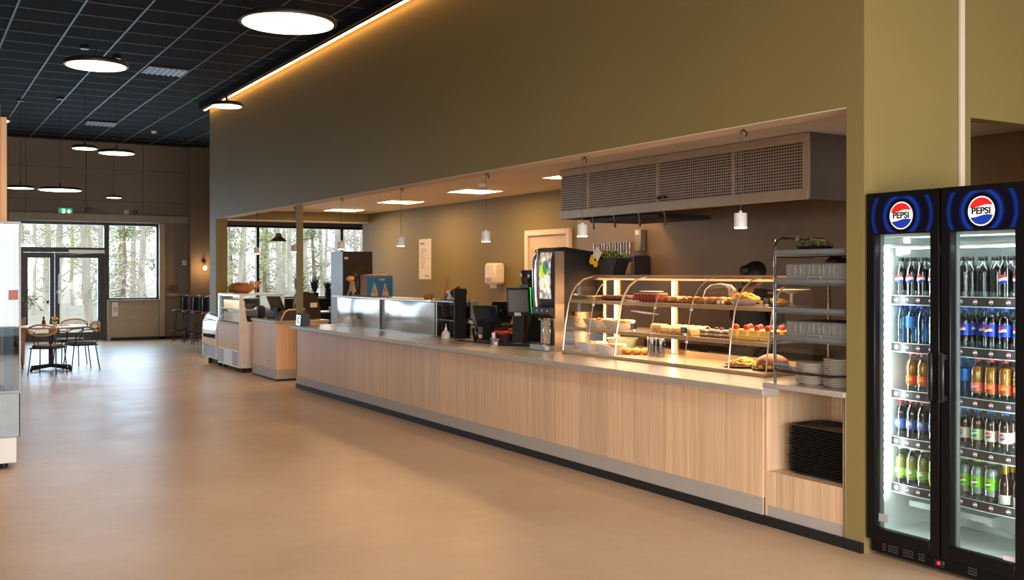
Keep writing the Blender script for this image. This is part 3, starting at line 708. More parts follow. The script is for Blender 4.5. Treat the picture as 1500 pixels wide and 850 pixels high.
# brown seed bowl and green herbs on upper rack shelves
t = thing('salad_bowl', 'dark bowl with green salad on the top shelf of the tube rack', 'bowl', (4.92, 4.58, 1.711))
MB().lathe([(.05, 0), (.1, .03), (.12, .055), (.115, .055), (.09, .03), (0, .012)], n=24).build('bowl', mat('dark_bowl', (36, 24, 20), .4), t)
l = MB(); rn = random.Random(9)
for i in range(60):
    p = Vector((rn.uniform(-.09, .09), rn.uniform(-.09, .09), .045+rn.uniform(0, .035))); d = Vector((rn.gauss(0, 1), rn.gauss(0, 1), rn.gauss(.3, .5))).normalized()*.025; e = d.cross(Vector((0, 0, 1))).normalized()*.012
    l.add([p, p+d+e, p+d*2, p+d-e], [(0, 1, 2, 3)])
l.build('salad', mat('salad_green', (92, 110, 40), .6, var=.3), t, smooth=0)
t = thing('bread_basket', 'dark red fruit basket on the second shelf of the tube rack', 'basket', (5.14, 4.62, 1.532))
MB().lathe([(.07, 0), (.1, .06), (.105, .13), (.1, .13), (.09, .06), (0, .01)], n=20).build('basket', mat('dark_basket', (40, 26, 22), .6), t)
b = MB(); rn = random.Random(4)
for i in range(12): b.ell((rn.uniform(-.06, .06), rn.uniform(-.06, .06), .13+rn.uniform(0, .02)), .028, .028, .026, 10, 7)
b.build('fruit', mat('dark_fruit', (86, 32, 26), .4, var=.3), t)

# hanging white cylinder spots over the counter
spotw = mat('spot_white', (222, 220, 214), .4)
for i, (y, lab) in enumerate([(5.11, 'white cylinder spot hanging before the extractor hood, furthest right'), (6.97, 'white cylinder spot hanging at the left end of the extractor hood'),
    (8.60, 'white cylinder spot hanging above the paper towel dispenser'), (10.57, 'white cylinder spot hanging left of the paper menu'), (12.40, 'white cylinder spot hanging above the grey fridge in the kitchen'),
    (14.25, 'white cylinder spot hanging just left of the olive post'), (16.07, 'white cylinder spot hanging before the far window mullion, furthest left')]):
    t = thing('counter_pendant', lab, 'pendant lamp', (4.80, y, 1.90), 0, 'white cylinder spots over the counter')
    MB().lathe([(.038, .004), (.043, .004), (.043, .095), (.04, .10), (.012, .102), (.01, .115), (0, .116)], n=28).build('shade', spotw, t)
    MB().lathe([(0, -.002), (.040, -.002), (.0425, .003), (.0425, .016), (.038, .016)], n=28).build('diffuser', emitter('spot_glow', (255, 220, 176), 9), t)
    MB().cyl((0, 0, .11), (0, 0, .63), .0022, n=6).build('cable', black, t)
    MB().tube([(0, 0, .63), (.0, -.008, .648), (.0, -.03, .652), (.0, -.05, .64), (0, -.06, .62), (0, -.05, .605)], .005, 6).build('hook', blackmat, t)
    MB().cyl((0, -.03, .652), (0, -.03, .6575), .008, n=8).build('screw', blackmat, t)
    ld = bpy.data.lights.new('spot_light', 'SPOT'); ld.energy = 9; ld.color = (1, .74, .48); ld.spot_size = R(110); ld.spot_blend = .6; ld.shadow_soft_size = .04
    lo = bpy.data.objects.new('spot_light', ld); lo.parent = t; lo.location = (0, 0, -.01); col.objects.link(lo)

# kitchen ceiling panels
for i, (y, lab) in enumerate([(17.5, 'square ceiling light panel furthest back in the kitchen'), (15.05, 'square kitchen ceiling light above the blue picture box'), (12.55, 'square kitchen ceiling light above the menu paper'), (10.05, 'square kitchen ceiling light partly behind the extractor hood')]):
    t = thing('ceiling_light', lab, 'ceiling light', (6.83, y, 2.735), 0, 'square lights in the kitchen ceiling')
    MB().box(-.30, .30, -.30, -.285, -.004, .014).box(-.30, .30, .285, .30, -.004, .014).box(-.30, -.285, -.285, .285, -.004, .014).box(.285, .30, -.285, .285, -.004, .014).build('frame', whitepaint, t)
    MB().box(-.285, .285, -.285, .285, 0, .012).build('diffuser', emitter('panel_glow', (255, 206, 144), 21.0), t)
t = thing('smoke_detector', 'round pale smoke detector on the kitchen ceiling', 'smoke detector', (6.38, 11.53, 2.745))
MB().lathe([(0, -.045), (.035, -.045), (.05, -.03), (.055, 0), (0, 0)], n=20).build('housing', whitep, t); MB().lathe([(0, -.052), (.018, -.05), (.02, -.045)], n=12).build('sensor', mat('grey_plastic', (120, 120, 120)), t)

# extractor hood with perforated front
t = thing('extractor_hood', 'long stainless extractor hood with perforated front', 'extractor hood', (0, 0, 0))
hx, y0, y1, z0, z1 = 6.30, 5.93, 9.60, 2.20, 2.745
MB().box(hx+.03, 7.74, y0, y0+.02, z0, z1).build('end_panel', mat('hood_end', (92, 80, 70), .5, .3), t)
MB().box(hx+.03, 7.74, y1-.02, y1, z0, z1).build('end_panel', mat('hood_end', (92, 80, 70), .5, .3), t)
MB().box(hx+.1, 7.74, y0+.02, y1-.02, z1-.02, z1).box(hx+.35, 7.74, y0+.02, y1-.02, z0+.12, z0+.14).build('inner_panels', steelwall, t)
segs = [(y0+.06, 6.80), (6.82, 7.86), (7.88, 9.04), (9.06, y1-.02)]
f = MB().box(hx, hx+.03, y0, y1, z1-.07, z1, .003).box(hx, hx+.03, y0, y1, z0, z0+.09, .003).box(hx, hx+.03, y0, y0+.06, z0+.09, z1-.07)
for a, b in segs[:-1]: f.box(hx, hx+.03, b, b+.02, z0+.09, z1-.07)
f.build('frame', mat('hood_steel', (186, 168, 146), .36, .55), t)
pf = mat('perforated_steel', (170, 152, 134), .42, .45); 
for a, b in segs:
    g = MB(); st_ = .030; n = max(2, int(round((b-a)/st_))); nz = 15; zz0, zz1 = z0+.09, z1-.07
    dy = (b-a)/n; dz = (zz1-zz0)/nz
    for i in range(n+1): g.box(hx+.008, hx+.012, max(a, a+i*dy-.004), min(b, a+i*dy+.004), zz0, zz1)
    for k in range(nz+1): g.box(hx+.0075, hx+.0125, a, b, max(zz0, zz0+k*dz-.0055), min(zz1, zz0+k*dz+.0055))
    g.build('perforated_panel', pf, t)
MB().box(hx+.05, hx+.06, y0+.03, y1-.03, z0+.05, z1-.03).build('filter_backing', mat('filter_dark', (22, 20, 19), .6, .3), t)
MB().box(hx-.012, hx+.006, 7.80, 7.86, 2.315, 2.345, .004).cyl((hx-.02, 7.74, 2.33), (hx+.005, 7.74, 2.33), .014, n=10).build('switch', black, t)
for y in (9.0, 8.62, 8.2, 7.8):
    MB().tube([(hx+.03, y, z0-.002), (hx+.03, y-.02, z0-.06), (hx+.01, y-.05, z0-.13)], [.007, .008, .012], 6).build('hanger', steel, t)
# black box under the hood
MB().box(hx+.2, hx+.9, 8.1, 9.3, z0-.045, z0-.001, .004).build('grease_tray', blackmat, t)

# stainless pieces on the kitchen wall: door with cream frame, menu, towel dispenser
t = struct('door_2', MB().box(7.70, 7.758, 11.50, 11.58, 0, 2.21, .006).box(7.70, 7.758, 12.58, 12.66, 0, 2.21, .006).box(7.70, 7.758, 11.58, 12.58, 2.13, 2.21, .006), cream, 'cream framed door in the kitchen back wall')
MB().box(7.735, 7.757, 11.58, 12.58, .01, 2.13).build('door_leaf', mat('door_leaf_cream', (206, 184, 158), .5), t)
MB().tube([(7.73, 12.45, 1.02), (7.69, 12.45, 1.02), (7.69, 12.34, 1.02)], .01, 8).build('door_handle', steel, t)
t = thing('wall_menu', 'tall white paper menu on the olive kitchen wall', 'poster', (7.756, 16.06, 1.75))
MB().box(-.004, 0, -.24, .24, -.26, .44).build('sheet', paper, t)
ln = MB().box(-.006, -.0042, .02, .19, .345, .375)
rn = random.Random(2)
for i in range(9): ln.box(-.006, -.0042, .19-rn.uniform(.12, .24), .19, .26-i*.04, .268-i*.04)
ln.box(-.006, -.0042, -.17, .0, -.21, -.19); ln.build('printed_lines', mat('grey_print', (150, 136, 124), .7), t)
t = thing('paper_towel_dispenser', 'white paper towel dispenser on the olive kitchen wall', 'dispenser', (7.756, 13.44, 1.58))
MB().box(-.20, 0, -.16, .16, -.15, .17, .035).build('cover', mat('dispenser_white', (232, 216, 192), .4), t)
MB().box(-.204, -.196, -.09, .09, -.145, -.05, .002).build('outlet', mat('dispenser_outlet_beige', (176, 160, 140), .5), t)  # outlet plate, darker beige than the cover
MB().box(-.13, -.128, -.1, .1, -.21, -.15).build('towel', paper, t)
# ================================================================== COUNTER ITEMS
WT = .88
# napkin dispenser at the far end of the counter
t = thing('napkin_dispenser', 'black napkin box with chrome face at the far end of the counter', 'napkin box', (4.67, 13.49, WT))
MB().prism([(-.07, 0), (.07, 0), (.06, .15), (.045, .165), (-.045, .165), (-.06, .15)], 'y', -.09, .09).build('housing', black, t)
MB().prism([(-.0735, .008), (-.0705, .008), (-.0615, .145), (-.0645, .145)], 'y', -.08, .08).build('face_plate', chrome, t)
MB().lathe([(.04, -.080), (.034, -.083), (.028, -.080)], (-.0, 0, .0), 18, 'x', 1, 1.5)
r = MB().tube([(-.076+.01*math.sin(R(30*i))*0-(-.0095)*((.075+.045*math.sin(R(20*i)))/.145), .032*math.cos(R(20*i)), .075+.045*math.sin(R(20*i))) for i in range(18)], .004, 6, True)
r.build('opening_rim', mat('dark_steel', (70, 68, 66), .35, .8), t)

# long stainless topping unit with bowed front panels
t = thing('topping_unit', 'long stainless steel food unit with mirror-like front on the counter', 'food unit', (0, 0, WT))
MB().box(5.16, 5.70, 10.40, 13.48, 0, .40, .004).build('body', steel, t)
pol = mat('polished_steel', (196, 190, 182), .16, 1.0, var=.03)
def bowed(y0, y1, amp, name):
    rs = []
    for i in range(13):
        z = .012+.38*i/12; ring = []
        for j in range(21):
            u = j/20; y = y0+(y1-y0)*u
            ring.append((5.152-amp*math.sin(math.pi*u)*(.55+.45*math.sin(math.pi*i/12)), y, z))
        rs.append(ring)
    m = MB(); m.rings(rs, False, False, False)
    o = m.build(name, pol, t, smooth=80); return o
bowed(10.42, 11.90, .046, 'front_panel'); bowed(11.92, 13.46, .046, 'front_panel')
MB().box(5.09, 5.16, 10.40, 13.48, .385, .412, .005).build('top_lip', steel, t)
MB().box(5.12, 5.165, 11.898, 11.922, 0, .39, .003).build('joint_strip', mat('dark_steel', (70, 68, 66), .35, .8), t)
MB().box(5.10, 5.16, 10.40, 13.48, 0, .012).build('base_lip', steel, t)
tz = WT+.405
# picture box with two tents on top
t = thing('picture_box', 'box with a blue picture of two pale tents on the steel unit', 'box', (5.42, 12.61, tz))
MB().box(-.19, .19, 0, .20, 0, .285, .003).build('carton', mat('carton_brown', (158, 104, 58), .65), t)
MB().box(-.187, .187, -.003, .0, .004, .268).build('picture', mat('picture_blue', (18, 104, 138), .5, var=.2), t)
q = MB().M(0).prism([(-.13, .006), (-.075, .19), (-.015, .006)], 'y', -.005, -.003).prism([(.03, .006), (.075, .185), (.135, .006)], 'y', -.005, -.003)
q.M(1).prism([(-.09, .05), (-.078, .14), (-.06, .05)], 'y', -.0065, -.005).prism([(.062, .07), (.075, .15), (.09, .07)], 'y', -.0065, -.005)
q.M(2).ell((.035, -.004, .225), .045, .002, .016, 14, 6)
q.build('tents', [mat('tent_beige', (200, 160, 112), .6, var=.1), mat('tent_red', (170, 92, 54), .6), mat('cloud_grey', (140, 160, 160), .6)], t)
MB().box(-.16, .12, .02, .16, .2851, .297, .003).build('lit_top_patch', mat('lit_top_orange', (226, 180, 128), .6), t)  # orange slab standing in for the lit top of the carton
# small decorative items on the steel unit
t = thing('mushroom_figure', 'small pale figure with orange cap on the steel unit', 'figure', (5.30, 13.28, tz))
MB().lathe([(.07, 0), (.075, .02), (.055, .06), (.04, .12), (.035, .17), (.03, .20)], n=18).build('body', mat('figure_beige', (176, 150, 120), .6, var=.2, scale=(30, 30, 30)), t)
MB().ell((-.03, -.01, .235), .06, .05, .04, 14, 8).build('cap', mat('figure_orange', (226, 158, 92), .55), t)
MB().ell((.035, 0, .27), .045, .04, .05, 12, 8, .12, 4).build('hair', mat('figure_brown', (74, 52, 26), .7), t)
MB().box(-.07, .07, -.06, .06, -.0, .014).lathe([(.02, .013), (.022, .05), (0, .06)], (-.045, -.06, 0), 12).lathe([(.02, .013), (.022, .05), (0, .06)], (.03, -.065, 0), 12).build('base', mat('figure_dark', (34, 22, 18), .5), t)
t = thing('black_fan', 'black leaf-shaped fan standing beside the picture box', 'fan', (5.29, 12.95, tz))
m = MB(); rs = []
for i in range(9):
    a = math.pi*i/8; w = .062*math.sin(a)**.7+.004; z = .17+.085*-math.cos(a); rs.append([(w*math.cos(2*math.pi*j/14), .012*math.sin(2*math.pi*j/14), z) for j in range(14)])
m.rings(rs).build('blade', mat('fan_black', (30, 30, 34), .5, var=.3, scale=(5, 5, 60)), t)
MB().cyl((0, 0, .0), (0, 0, .1), .01, n=8).lathe([(.05, 0), (.05, .012), (.01, .02)], n=16).build('handle', mat('fan_handle', (150, 120, 80), .5), t)
for i, (x, y, h) in enumerate([(5.24, 10.82, .055), (5.24, 10.72, .075)]):
    t = thing('glass_candle', ['shorter', 'taller'][i]+' amber glass at the right end of the steel unit', 'glass', (x, y, tz))
    MB().lathe([(.028, 0), (.036, h), (.033, h), (.026, .006), (0, .006)], n=16).build('glass', mat('amber_glass', (196, 128, 48), .2, trans=.5), t); MB().lathe([(.024, .007), (.026, h*.5), (0, h*.5)], n=14).build('wax', mat('wax', (220, 180, 120), .6), t)

# dark bowl shelf on the counter
t = thing('bowl_shelf', 'black shelf unit holding stacked dark bowls on the counter', 'shelf', (5.15, 10.15, WT))
MB().box(0, .15, -.22, -.20, 0, .55, .004).build('side_panel', black, t)
MB().box(.19, .21, -.20, .20, 0, .40).build('back_panel', black, t)
MB().box(-.005, .015, .205, .23, 0, .41, .003).box(-.005, .015, -.20, .205, .395, .41, .003).build('front_frame', steel, t)
for z in (.0, .19): MB().box(0.02, .19, -.20, .205, z, z+.012).build('shelf_board', black, t)
MB().box(-.01, .21, -.199, .24, .411, .425, .003).build('top_board', mat('shelf_top', (46, 42, 40), .35), t)
def bowl(x, y, z, r, h, lab, m, grp=None, name='bowl'):
    o = MB().lathe([(r*.5, 0), (r*.85, h*.5), (r, h), (r*.95, h), (r*.8, h*.52), (r*.4, .008), (0, .008)], n=24).build(name, m)
    o.location = (x, y, z); return tag(o, lab, 'bowl', grp)
db = mat('dark_bowl', (36, 24, 20), .4)
k = 0
for zi, (z, nm) in enumerate(((WT+.0125, 'lower'), (WT+.2025, 'upper'))):
    for yi, y in enumerate((10.255, 10.05)):
        for n in range(3):
            bowl(5.245, y, z+n*.035, .088, .080, 'dark brown bowl, %s in its stack, %s shelf, %s stack of the bowl unit' % (('lowest', 'middle', 'uppermost')[n], nm, ('left', 'right')[yi]), db, 'dark bowls in the black shelf unit')
t = thing('wooden_bird', 'slim yellow brown carved figure standing on the black shelf unit', 'figure', (5.25, 10.32, WT+.4255))
MB().tube([(0, .0, .0), (0, .01, .05), (0, .015, .1), (0, .0, .16), (0, -.012, .2), (0, -.02, .235), (0, -.012, .25)], [.045, .05, .04, .028, .02, .018, .008], 12).build('body', mat('carved_ochre', (176, 120, 52), .5, var=.3, scale=(20, 20, 8)), t)
MB().box(-.03, .03, -.05, .05, -.0, .05, .012).build('base', mat('figure_dark', (34, 22, 18), .5), t)
t = thing('bottle_white', 'small white striped packet beside the carved figure', 'packet', (5.22, 10.20, WT+.4255)); MB().box(-.02, .02, -.03, .03, 0, .10, .008).build('packet', whitep, t); MB().box(-.0215, .0, -.02, .02, .02, .07).build('print', mat('packet_blue', (60, 60, 96), .5), t); t.name = 'snack_packet'
t = thing('fruit_bowl', 'dark bowl with red apples on the black shelf unit', 'bowl', (5.27, 10.06, WT+.4255))
MB().lathe([(.045, 0), (.085, .05), (.102, .095), (.098, .095), (.08, .05), (0, .012)], n=24).build('bowl', db, t)
fm = mat('apple_red', (138, 38, 26), .35, var=.3)
for i, (dx, dy, dz) in enumerate([(-.05, .03, .085), (.03, -.05, .085), (.04, .05, .085), (-.04, -.045, .085), (0, 0, .115)]):
    o = MB().ell((0, 0, 0), .037, .037, .034, 14, 9).build('apple', fm); o.location = (5.27+dx*.9, 10.06+dy*.9, WT+.4255+dz)
    tag(o, 'red apple in the dark bowl, ' + ['far left front', 'right rear', 'left rear', 'right front', 'topmost'][i], 'apple', 'apples in the dark bowl')
t = thing('sauce_bottle', 'small white sauce bottle with spout on the counter', 'bottle', (5.07, 9.98, WT))
MB().lathe([(.04, 0), (.046, .006), (.046, .06), (.03, .085), (.014, .095)], n=20).build('body', mat('sauce_white', (214, 204, 186), .4), t); MB().lathe([(.016, .092), (.014, .11), (.006, .13), (.003, .165), (0, .166)], n=12).build('spout', whitep, t)

# point of sale screens
def pos(name, lab, loc, rz, tilt, w, h, both=True, post=.2):
    t = thing(name, lab, 'till screen', loc, rz)
    rot = Matrix.Rotation(R(tilt), 3, 'Y')   # screen faces -X
    MB().box(-.09, .11, -.11, .11, 0, .025, .008).build('base', black, t)
    MB().prism([(-.02, .02), (.07, .02), (.05, post), (.0, post)], 'y', -.05, .05).build('stand', black, t)
    c = Vector((.0, 0, post+.06))
    MB().obox(c, (.03, w, h), rot, .008).build('screen_housing', black, t)
    MB().obox(c+rot @ Vector((-.0158, 0, 0)), (.002, w*.9, h*.86), rot).build('display', mat('screen_dark', (34, 42, 50), .12, coat=.5), t)
    return t
t = pos('till_screen', 'wide black till with two screens, left till on the counter', (5.30, 9.47, WT), R(30), -24, .30, .25)
rot = Matrix.Rotation(R(34), 3, 'Y')
MB().obox((.075, -.13, .30), (.03, .30, .27), rot, .008).build('rear_screen', mat('back_black', (12, 12, 14), .3), t)
MB().obox((.055, -.09, .315), (.034, .12, .03), rot, .004).build('badge', mat('badge_grey', (46, 46, 50), .3), t)
t = thing('card_terminal', 'black card terminal with grey keys leaning by the left till', 'card terminal', (5.08, 9.40, WT), R(15))
MB().obox((.05, .0, .07), (.04, .06, .16), Matrix.Rotation(R(-15), 3, 'Y'), .01).box(-.02, .12, -.06, .06, 0, .012, .004).build('body', black, t)
rt = Matrix.Rotation(R(-32), 3, 'Y'); MB().obox((.02, 0, .175), (.022, .075, .16), Matrix.Rotation(R(-32), 3, 'Y'), .008).build('keypad_body', black, t)
MB().obox(Vector((.02, 0, .175))+rt @ Vector((-.012, 0, .045)), (.002, .055, .04), rt).build('display', mat('terminal_display', (206, 200, 190), .3), t)
MB().obox(Vector((.02, 0, .175))+rt @ Vector((-.012, 0, -.03)), (.002, .055, .07), rt).build('keys', mat('terminal_keys', (150, 144, 136), .4), t)
t = thing('barcode_scanner', 'black hand scanner lying at the counter edge', 'scanner', (5.09, 9.14, WT))
MB().tube([(0, .1, .02), (.0, .02, .022), (.0, -.09, .018), (.0, -.13, .02)], [.016, .02, .018, .012], 10).build('body', black, t); MB().box(-.025, .025, .08, .13, 0, .045, .01).build('head', black, t)
t = thing('phone', 'flat black phone lying on the counter before the bowl shelf', 'phone', (5.06, 9.62, WT)); MB().box(-.035, .035, -.07, .07, 0, .009, .004).build('body', black, t); MB().box(-.031, .031, -.065, .065, .009, .0098).build('display', mat('screen_dark', (34, 42, 50), .12, coat=.5), t)
t = thing('wicker_tray', 'pale wicker basket behind the tills', 'basket', (5.58, 9.27, WT))
MB().lathe([(.09, 0), (.115, .12), (.11, .12), (.085, .006), (0, .006)], n=28).build('basket', mat('wicker_pale', (196, 150, 92), .7, var=.25, scale=(40, 40, 60), bump=.4), t); MB().tube([(.113*math.cos(R(15*i)), .113*math.sin(R(15*i)), .122) for i in range(24)], .008, 6, True).build('rim', mat('wicker_rim', (180, 132, 76), .7), t)
t = thing('candy_box', 'red and orange candy packets in a dark basket by the right till', 'candy', (5.26, 9.02, WT))
MB().lathe([(.08, 0), (.11, .1), (.105, .1), (.075, .006), (0, .006)], n=24).build('basket', mat('dark_basket', (40, 26, 22), .6), t)
for i in range(6):
    MB().obox((-.06+.024*i, .05*math.sin(i*2.1), .11), (.05, .12, .018), Matrix.Rotation(i*.7, 3, 'Z') @ Matrix.Rotation(.2, 3, 'X'), .005).build('packet', [mat('candy_red', (196, 36, 26), .35), mat('candy_orange', (232, 96, 34), .35)][i % 2], t)
t = thing('pen_pot', 'small chrome pot with white sticks at the counter edge', 'pot', (5.10, 8.98, WT))
MB().lathe([(.028, 0), (.032, .07), (.03, .07), (.026, .005), (0, .005)], n=18).build('pot', steel, t)
for i in range(4): MB().cyl((-.01+.007*i, .0, .006), (-.025+.016*i, .01*(i-1.5), .12), .004, n=6).build('stick', whitep, t)
t = thing('pink_flower', 'tiny pink flower posy at the counter edge', 'flower', (5.06, 8.86, WT))
MB().lathe([(.018, 0), (.024, .035), (.02, .035), (0, .03)], n=14).build('pot', whitep, t)
m = MB(); rn = random.Random(8)
for i in range(9): m.ell((rn.uniform(-.02, .02), rn.uniform(-.02, .02), .045+rn.uniform(0, .02)), .011, .011, .009, 7, 5)
m.build('petals', mat('petal_pink', (196, 120, 150), .6), t)
# right till: upright screen with white mark below it
t = thing('till_terminal', 'upright black till screen with white logo below the glass', 'till screen', (5.24, 8.72, WT), R(38))
MB().box(-.12, .14, -.17, .17, 0, .035, .01).build('base', black, t)
MB().prism([(-.03, .03), (.09, .03), (.06, .30), (.0, .30)], 'y', -.06, .06).build('stand', black, t)
rt = Matrix.Rotation(R(-8), 3, 'Y')
MB().obox((.0, 0, .43), (.03, .25, .29), rt, .01).build('screen_housing', black, t)
MB().obox(Vector((.0, 0, .43))+rt @ Vector((-.0158, 0, .014)), (.002, .21, .22), rt).build('display', mat('till_display', (92, 96, 104), .15, coat=.4), t)
lg = MB()
for (yy, w) in ((.027, .010), (.009, .010), (-.009, .010), (-.027, .011)): lg.obox(Vector((.0, yy, .308))+Vector((-.0355+.02, 0, 0))+Vector((-.013, 0, 0)), (.003, w, .026), rt)
lg.obox((-.034, .0, .323), (.003, .065, .006), rt)
lg.build('logo', whitep, t)
t = thing('coffee_grinder', 'black coffee grinder with green glowing side strip', 'grinder', (5.55, 9.02, WT))
MB().box(-.12, .14, -.10, .10, 0, .04, .008).build('base', black, t)
MB().prism([(-.10, .04), (.13, .04), (.12, .60), (-.07, .60), (-.07, .32), (-.02, .28)], 'y', -.085, .085).build('body', black, t)
MB().lathe([(.07, .60), (.085, .62), (.095, .72), (.093, .725)], n=24).build('hopper', glass('smoke_glass', (120, 118, 116), .12), t)
MB().lathe([(.096, .722), (.098, .745), (.09, .75), (0, .75)], n=24).build('lid', black, t)
MB().prism([(-.09, .30), (.0, .30), (.02, .325), (-.035, .33), (-.04, .57), (-.055, .57)], 'y', -.0945, -.086).build('light_strip', emitter('green_glow', (24, 220, 70), 1.5), t)
t = thing('steel_jug', 'polished steel milk jug between grinder and right till', 'jug', (5.50, 8.42, WT))
MB().lathe([(.05, 0), (.058, .01), (.058, .08), (.042, .13), (.05, .17), (.046, .17), (.038, .13), (0, .1)], n=24).build('body', pol, t); MB().tube([(0, -.055, .05), (0, -.095, .06), (0, -.095, .13), (0, -.047, .14)], .006, 6).build('handle', pol, t)

# juice dispenser with lit picture, black body
t = thing('drinks_dispenser', 'tall black drinks dispenser with lit fruit picture on its front', 'drinks dispenser', (5.12, 7.985, WT))
MB().prism([(.02, .36), (.58, .36), (.58, .90), (.12, .96), (.05, .955), (.0, .93), (-.015, .80), (-.01, .5)], 'y', -.10, .24).build('body', black, t)
MB().box(.22, .58, -.10, .24, .0, .36, .004).build('back_column', mat('dispenser_steel', (150, 138, 126), .25, .9), t)
MB().box(-.06, .22, -.10, .24, .0, .055, .005).build('drip_tray', steel, t)
MB().box(-.05, .21, -.09, .23, .055, .06).build('drip_grid', mat('drip_dark', (60, 58, 56), .4, .7), t)
rs = []
pr = [(-.0165, .48), (-.0195, .6), (-.0215, .7), (-.022, .80), (-.012, .88), (.002, .925)]
m = MB()
for (u, z) in pr: rs.append([(u, -.07+.20*j/6, z) for j in range(7)])
m.rings(rs, False, False, False)
def picture_mat():
    mm = bpy.data.materials.new('fruit_picture'); mm.use_nodes = True; nt = mm.node_tree; N = nt.nodes; L = nt.links; b = N['Principled BSDF']; b.inputs['Roughness'].default_value = .25
    tc = N.new('ShaderNodeTexCoord'); v = N.new('ShaderNodeTexVoronoi'); v.inputs['Scale'].default_value = 16; L.new(tc.outputs['Object'], v.inputs['Vector'])
    rp = N.new('ShaderNodeValToRGB'); e = rp.color_ramp.elements; e[0].position = .1; e[0].color = lin((246, 240, 230)); e[1].position = .75; e[1].color = lin((120, 96, 90))
    L.new(v.outputs['Distance'], rp.inputs['Fac']); L.new(rp.outputs['Color'], b.inputs['Base Color']); L.new(rp.outputs['Color'], b.inputs['Emission Color']); b.inputs['Emission Strength'].default_value = .45
    return mm
m.build('picture_panel', picture_mat(), t)
g = MB().M(0).ell((-.026, .06, .74), .002, .05, .07, 18, 8).M(1).ell((-.0275, .015, .77), .002, .045, .065, 18, 8).M(2).ell((-.0285, -.01, .79), .002, .025, .03, 12, 6).M(0).ell((-.0235, .03, .60), .002, .03, .035, 14, 8)
g.M(3).box(-.025, -.0225, -.05, .11, .56, .70)
g.build('fruit_print', [emitter('lime_print', (190, 214, 40), .5), emitter('green_print', (70, 150, 50), .4), emitter('blue_print', (60, 90, 170), .4), emitter('white_print', (236, 232, 224), .4)], t)
MB().tube([(-.0, .2, .37), (-.018, .2, .5), (-.022, .2, .7), (-.022, .2, .82), (.01, .2, .93)], .028, 12).build('chrome_edge', chrome, t)
MB().prism([(.0, .30), (.2, .30), (.2, .37), (-.01, .40), (-.05, .40), (-.05, .34)], 'y', -.10, .22).build('nozzle_block', black, t)
for y in (.12, .03, -.06): MB().lathe([(.012, .28), (.016, .3)], (-.02, y, 0), 10).lathe([(.01, 0), (.01, .01)], (-.055, y, .37), 10, 'x').build('nozzle', chrome, t)
for y in (.10, -.02): MB().box(-.012, .03, y-.025, y+.02, .06, .29, .004).build('tap_column', chrome, t)
MB().box(-.002, .57, -.1035, -.1, .36, .9).build('side_panel', blackmat, t)
MB().box(.0, .10, -.112, -.1036, .0, .92, .001).build('steel_edge', mat('warm_steel', (190, 170, 148), .3, .8), t)
MB().box(-.061, -.0605, -.095, -.03, .01, .05).build('label', paper, t)
# back shelf behind with glasses and bowls
t = thing('back_shelf', 'dark wall shelf on the steel wall behind the display', 'shelf', (7.50, 9.80, 1.54))
MB().box(0, .235, 0, 1.45, 0, .03, .003).box(0, .235, 0, 1.45, .24, .27, .003).box(.0, .235, 0, .03, .03, .24).box(0, .235, 1.42, 1.45, .03, .24).build('carcass', mat('dark_shelf', (36, 30, 28), .45), t)
MB().box(.215, .235, .03, 1.42, .03, .24).build('back_panel', mat('dark_shelf_b', (30, 26, 24), .5), t)
gg = glass('drinking_glass', (242, 238, 232), .04, .05, 3.2)
gm_ = None
for i in range(7):
    o = MB().lathe([(.035, 0), (.042, .17), (.040, .17), (.033, .006), (0, .006)], n=18).build('drinking_glass', gg) if gm_ is None else gm_.copy()
    if gm_ is None: gm_ = o
    else: col.objects.link(o)
    o.location = (7.60, 10.72-i*.115, 1.8101); tag(o, 'clear drinking glass, %s from the left on the wall shelf' % ORD[i], 'glass', 'glasses on the wall shelf')
t = thing('wall_soap_dispenser', 'grey wall dispenser on the steel wall right of the glasses', 'dispenser', (7.738, 9.93, 1.86)); MB().box(-.09, 0, -.06, .06, -.0, .27, .01).build('body', mat('grey_dispenser', (136, 124, 112), .4, .3), t); MB().box(-.095, -.088, -.04, .04, .2, .26, .004).build('window', mat('pale_disp', (190, 180, 168), .3), t)
for i in range(4): bowl(7.60, 10.02, 1.571+i*.03, .11, .07, 'cream bowl, %s from the bottom of the stack in the wall shelf' % ORD[i], mat('cream_bowl', (206, 180, 140), .4), 'cream bowls in the wall shelf')
# black planter with flowers on top of the display
t = thing('flower_planter', 'black tapered planter with green plants and yellow flowers on the display', 'planter', (5.50, 7.50, 1.583))
MB().prism([(-.16, .145), (.16, .145), (.08, 0), (-.08, 0)], 'x', -.075, .075).build('planter', mat('planter_black', (38, 34, 34), .5), t)
l = MB(); rn = random.Random(12)
for i in range(70):
    p = Vector((rn.uniform(-.06, .06), rn.uniform(-.16, .12), .15+rn.uniform(0, .05))); d = Vector((rn.gauss(0, 1), rn.gauss(0, 1), rn.gauss(.4, .6))).normalized()*.028; e = d.cross(Vector((0, 0, 1))).normalized()*.016
    l.add([p, p+d+e, p+d*2, p+d-e], [(0, 1, 2, 3)])
l.build('leaves', mat('planter_leaf', (128, 150, 46), .5, var=.3), t, smooth=0)
fl = MB()
for (cy, cz) in ((.20, .155), (.155, .10), (.215, .125)):
    for k in range(6):
        a = k*math.pi/3; fl.ell((-.085, cy+.02*math.cos(a), cz+.02*math.sin(a)), .008, .018, .013, 8, 5)
fl.build('flowers', mat('petal_yellow', (236, 196, 40), .5), t)
MB().obox((-.095, .11, .19), (.002, .10, .10), Matrix.Rotation(R(40), 3, 'X')).build('card', paper, t)

